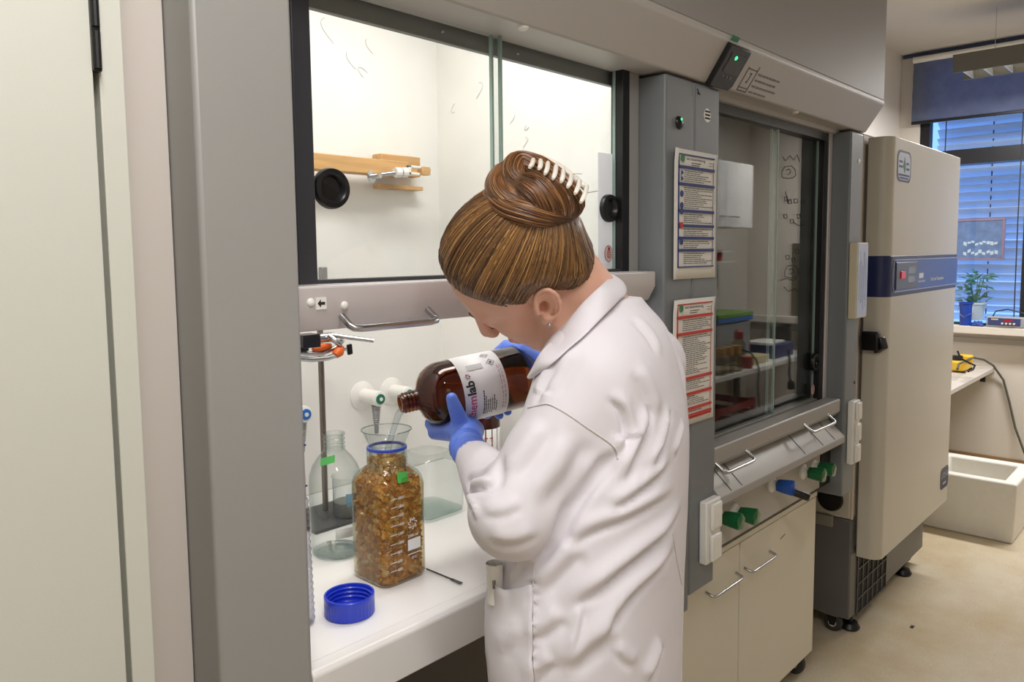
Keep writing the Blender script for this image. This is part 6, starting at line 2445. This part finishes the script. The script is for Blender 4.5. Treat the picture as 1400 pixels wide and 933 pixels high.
def seam(pts, r=0.0011, lift=0.0003, name='seam'):
    P3 = [on_coat(*p, lift) for p in pts]
    P3 = [p for p in P3 if p is not None]
    if len(P3) > 2:
        MB().tube(catmull(P3, 4), r, 6).build(name, seam_m, coat, smooth=60)


def dense(pts, n=5):
    q = catmull([np.array([x, y, 0.0]) for x, y in pts], n)
    return [(p[0], p[1]) for p in q]


seam(dense([(722, 558), (735, 555), (750, 553), (775, 566), (800, 583), (825, 600), (841, 613), (845, 628)]), 0.0013)
seam(dense([(934, 780), (933, 830), (932, 880), (931, 930)]), 0.0008)
seam(dense([(919, 730), (926, 770), (932, 800)]), 0.0008)
seam(dense([(730, 770), (729, 810), (730, 850), (730, 890), (731, 930)]), 0.0010)

# collar: a folded band round the neck running into the left lapel
def ruled(top, bot, name, m, parent, thick, n=7, bulge=0.0, mid=6):
    T, B = catmull(top, n), catmull(bot, n)
    vs, fs = [], []
    cen_ = NB
    for i in range(len(T)):
        for j in range(mid+1):
            q = j/mid
            p = T[i]*(1-q)+B[i]*q
            out = p-cen_
            out[2] *= 0.3
            p = p+unit(out)*bulge*math.sin(math.pi*q)
            vs.append(p)
    for i in range(len(T)-1):
        for j in range(mid):
            a = i*(mid+1)+j
            fs.append((a, a+1, a+mid+2, a+mid+1))
    o = MB().add(vs, fs).build(name, m, parent, smooth=60)
    s = o.modifiers.new('cloth', 'SOLIDIFY')
    s.thickness = thick
    s.offset = 0
    sb_ = o.modifiers.new('soft', 'SUBSURF')
    sb_.levels = 1
    sb_.render_levels = 1
    return o


def on_neck(px, py, t, lift):
    q = hf.hit(px, py)
    return D(px, py, t) if q is None else q+hf.grad(q)*lift


def off_coat(px, py, t, lift):
    q = on_coat(px, py, lift)
    return D(px, py, t) if q is None else q


col_top = [off_coat(725, 513, 1.08, 0.004), off_coat(745, 487, 1.08, 0.008), on_neck(763, 462, 1.07, 0.006), on_neck(778, 438, 1.07, 0.010), on_neck(796, 412, 1.08, 0.012), on_neck(815, 392, 1.1, 0.014), D(834, 377, 1.16), D(826, 373, 1.23), D(804, 378, 1.28)]
col_bot = [off_coat(726, 518, 1.07, 0.003), off_coat(754, 502, 1.05, 0.005), off_coat(780, 480, 1.05, 0.005), off_coat(802, 462, 1.05, 0.006), off_coat(824, 440, 1.06, 0.007), off_coat(843, 418, 1.08, 0.008), D(856, 402, 1.13), D(852, 394, 1.24), D(824, 394, 1.31)]
ruled(col_top, col_bot, 'collar', cloth, coat, 0.003, 6, 0.007)

# pocket with rolled papers
def patch(rows, name, m, lift, parent):
    vs, fs = [], []
    nr = len(rows)
    nc = len(rows[0])
    ok = True
    for r in rows:
        for p in r:
            q = on_coat(p[0], p[1], lift)
            if q is None:
                q = vs[-1] if vs else HIP
            vs.append(q)
    for i in range(nr-1):
        for j in range(nc-1):
            a = i*nc+j
            fs.append((a, a+1, a+nc+1, a+nc))
    o = MB().add(vs, fs).build(name, m, parent, smooth=70)
    s = o.modifiers.new('cloth', 'SOLIDIFY')
    s.thickness = 0.0025
    s.offset = 0
    return o


def edge_x(y):
    return float(np.interp(y, [780, 800, 850, 900, 933, 980], [660.5, 659.5, 660, 668, 671, 673]))


def pocket_top(u):
    return float(np.interp(u, [0, 0.12, 0.3, 0.45, 1.0], [781, 790, 802, 807, 801]))


vs, fs = [], []
nr, nc = 16, 16
for k in range(nr):
    q = k/(nr-1)
    for j in range(nc):
        u = j/(nc-1)
        y = pocket_top(u)*(1-q)+965*q
        x = edge_x(y)+1.5+(728-edge_x(y))*u
        gape = 0.024*math.exp(-(q/0.13)**1.5)*max(0.0, math.sin(math.pi*min(1, u*1.6+0.12)))
        c = None
        while c is None:
            c = on_coat(x, y, 0.004)
            x += 1.5
        vs.append(c+unit(CAM-c)*gape)
for i in range(nr-1):
    for j in range(nc-1):
        a = i*nc+j
        fs.append((a, a+1, a+nc+1, a+nc))
po = MB().add(vs, fs).build('pocket', cloth, coat, smooth=70)
_s = po.modifiers.new('cloth', 'SOLIDIFY')
_s.thickness = 0.0022
_s.offset = 0
pp = thing('rolled_papers', D(678, 790, 1.06), 'rolled printed papers sticking out of the coat pocket', 'paper')
pc0 = off_coat(685, 792, 1.08, 0.009)
ax0 = unit(np.array([-0.03, 0.02, 1.0]))
def roll(c, r, h, turns, ph):
    vs, fs = [], []
    n = 48
    for j in (0, 1):
        for i in range(n+1):
            g = ph+turns*2*math.pi*i/n
            rr = r*(1-0.4*i/n)
            vs.append(c+ax0*(h*(j-0.6))+rr*(math.cos(g)*SX+math.sin(g)*SF))
    for i in range(n):
        fs.append((i, i+1, n+2+i, n+1+i))
    return vs, fs
MB().add(*roll(pc0, 0.0128, 0.056, 2.4, 0.4)).build('paper_roll', mat('bright_paper', (246, 245, 242), 0.6), pp, smooth=60)
pt_ = MB()
vd = unit(CAM-pc0)
for k in range(5):
    c = pc0+vd*0.0133+SX*(-0.007+0.0032*k)-ax0*(0.006+0.001*k)
    pt_.obox(c, SX*0.0009, vd*0.0003, ax0*0.006)
pt_.build('paper_print', M['print'], pp)

# trousers and shoes below the coat
tr = mat('dark_trousers', (44, 46, 54), 0.8)
for s in (-1, 1):
    hipj = np.array([HIP[0], HIP[1], 0.80])+SX*0.085*s
    knee = np.array([hipj[0], hipj[1], 0.48])+SF*0.02
    ank = np.array([hipj[0], hipj[1], 0.10])
    MB().tube(catmull([hipj, (hipj+knee)/2, knee, (knee+ank)/2, ank], 4), list(np.linspace(0.088, 0.05, 17)), 16).build('trouser_leg', tr, person, smooth=60)
    sh_ = Field(ank-np.array([0.12, 0.12, 0.12]), ank+np.array([0.14, 0.24, 0.06]), 0.006)
    sh_.cap(ank+np.array([0, 0, -0.055])-SF*0.03, ank+np.array([0, 0, -0.062])+SF*0.14, 0.04, 0.034, 0.02)
    sh_.cap(ank+np.array([0, 0, -0.03]), ank+np.array([0, 0, 0.0]), 0.042, 0.042, 0.02)
    sl, X, Y, Z = sh_.sub(ank-1, ank+1)
    sh_.F = np.maximum(sh_.F, (0.004-Z))
    sh_.build('shoe', mat('white_trainer', (220, 220, 218), 0.5), person, relax=1)

# ---- gloves
glove_m = mat('blue_nitrile', (100, 134, 236), 0.42, bump=0.06, bscale=350, var=0.04, vscale=50)


def left_glove():
    g = Field(WRL-0.14, WRL+0.16, 0.0023)
    d = unit(WRL-ELL)
    R = BR
    rad = math.radians
    # the palm lies under the bottle; thumb up the near side, fingers round the far side
    sI = 0.062
    s_f = [sI, sI+0.021, sI+0.042, sI+0.061]
    knuck = [bp(s, rad(-112), max(0.05, R*(1 if s > .098 else 0.93))+0.016) for s in s_f]
    heel_i = bp(sI+0.024, rad(-62), R+0.020)
    heel_o = bp(sI+0.062, rad(-74), R+0.022)
    # forearm end inside the sleeve, wrist
    g.chain([WRL-d*0.10, WRL-d*0.03, WRL+d*0.012, heel_i*0.5+heel_o*0.5], [0.027, 0.028, 0.030, 0.027], 0.012)
    g.chain([heel_i, knuck[0]], [0.021, 0.0135], 0.012)
    g.chain([heel_i*0.6+heel_o*0.4, knuck[1]], [0.022, 0.0135], 0.012)
    g.chain([heel_i*0.3+heel_o*0.7, knuck[2]], [0.018, 0.012], 0.012)
    g.chain([heel_o, knuck[3]], [0.016, 0.011], 0.012)
    # fingers
    for i, s in enumerate(s_f):
        L = (0.9, 1.0, 0.95, 0.75)[i]
        r0 = (0.0098, 0.0102, 0.0098, 0.0086)[i]
        rb = (R if s > 0.098 else R*0.93)
        ths = [-112, -112-34*L, -112-68*L, -112-98*L]
        pts = [knuck[i], bp(s-0.001, rad(ths[1]), rb+r0*1.02), bp(s-0.002, rad(ths[2]), rb+r0), bp(s-0.002, rad(ths[3]), rb+r0*0.95)]
        g.chain(pts, [r0*1.12, r0, r0*0.95, r0*0.82], 0.0035)
    # thumb: from the heel of the palm, up the near side of the bottle
    tb_ = [heel_i, bp(sI+0.027, rad(-50), R+0.019), bp(sI+0.022, rad(-36), R+0.0135), bp(sI+0.017, rad(-22), R+0.0112), bp(sI+0.014, rad(-9), R+0.0102)]
    g.chain(tb_, [0.022, 0.019, 0.0145, 0.0128, 0.0104], 0.006)
    # nothing of the glove inside the bottle
    g.cap(BN+BA*0.11, BN+BA*(BL-0.01), R+0.0004, R+0.0004, 0.0015, 'cut')
    g.cap(BN+BA*0.085, BN+BA*0.12, R*0.93, R+0.0004, 0.0015, 'cut')
    # creases of the thin rubber at the wrist
    for k in range(6):
        c = WRL+d*(0.030-0.009*k)
        n1 = unit(np.cross(d, ZU))
        n2 = np.cross(d, n1)
        ring = [c+0.030*(math.cos(q)*n1+math.sin(q)*n2)+d*0.004*math.sin(2*q+k*1.7) for q in np.linspace(0, 6.283, 24)]
        g.chain(ring, 0.0022, 0.004, 'add' if k % 2 else 'cut')
    return g


lg = left_glove()
gl1 = lg.build('glove', glove_m, person, relax=2)
gl1['label'] = 'blue nitrile glove on the left hand under the bottle'


def right_glove():
    c0 = bp(BL-0.02, math.radians(110), BR+0.02)
    g = Field(c0-0.17, c0+0.17, 0.0026)
    rad = math.radians
    R = BR
    d = unit(WRR-ELR)
    s_f = [BL-0.075, BL-0.054, BL-0.033, BL-0.014]
    # palm behind the base corner, fingers round the far side and under, thumb over the top
    pal = bp(BL+0.012, rad(120), R*0.8)
    wr = WRR
    knuck = [bp(s, rad(150), R+0.015) for s in s_f]
    g.chain([wr-d*0.04, wr, pal], [0.033, 0.031, 0.026], 0.012)
    for i, s in enumerate(s_f):
        g.chain([pal, knuck[i]], [0.02, 0.012], 0.012)
        r0 = (0.0098, 0.0102, 0.0098, 0.0086)[i]
        L = (0.9, 1.0, 0.95, 0.8)[i]
        pts = [knuck[i], bp(s, rad(150+36*L), R+r0), bp(s, rad(150+70*L), R+r0), bp(s, rad(150+98*L), R+r0*0.95)]
        g.chain(pts, [r0*1.12, r0, r0*0.95, r0*0.82], 0.0035)
    back = bp(BL+0.014, rad(70), R*0.78)
    g.chain([wr, back], [0.028, 0.02], 0.012)
    g.chain([pal, back], [0.022, 0.02], 0.012)
    g.chain([back, bp(BL-0.002, rad(118), R+0.0125), bp(BL-0.022, rad(132), R+0.0108), bp(BL-0.036, rad(140), R+0.0098)], [0.017, 0.0128, 0.0115, 0.0092], 0.006)
    g.cap(BN+BA*0.1, BN+BA*(BL-0.004-R*0.9), R*0.9, R*0.9, 0.002, 'cut')
    for q_ in np.linspace(0, 6.283, 9)[:-1]:
        g.cap(BN+BA*0.15, bp(BL-0.012, q_, R-0.012), 0.012, 0.012, 0.002, 'cut')
    g.cap(BN+BA*0.1, BN+BA*(BL-0.03), R+0.0004, R+0.0004, 0.0015, 'cut')
    g.cap(BN+BA*0.15, BN+BA*(BL-R*0.0-0.0), R*0.9, R*0.9, 0.0015, 'cut') if False else None
    return g


gl2 = right_glove().build('glove', glove_m, person, relax=2)
gl2['label'] = 'blue nitrile glove on the right hand at the bottle base'
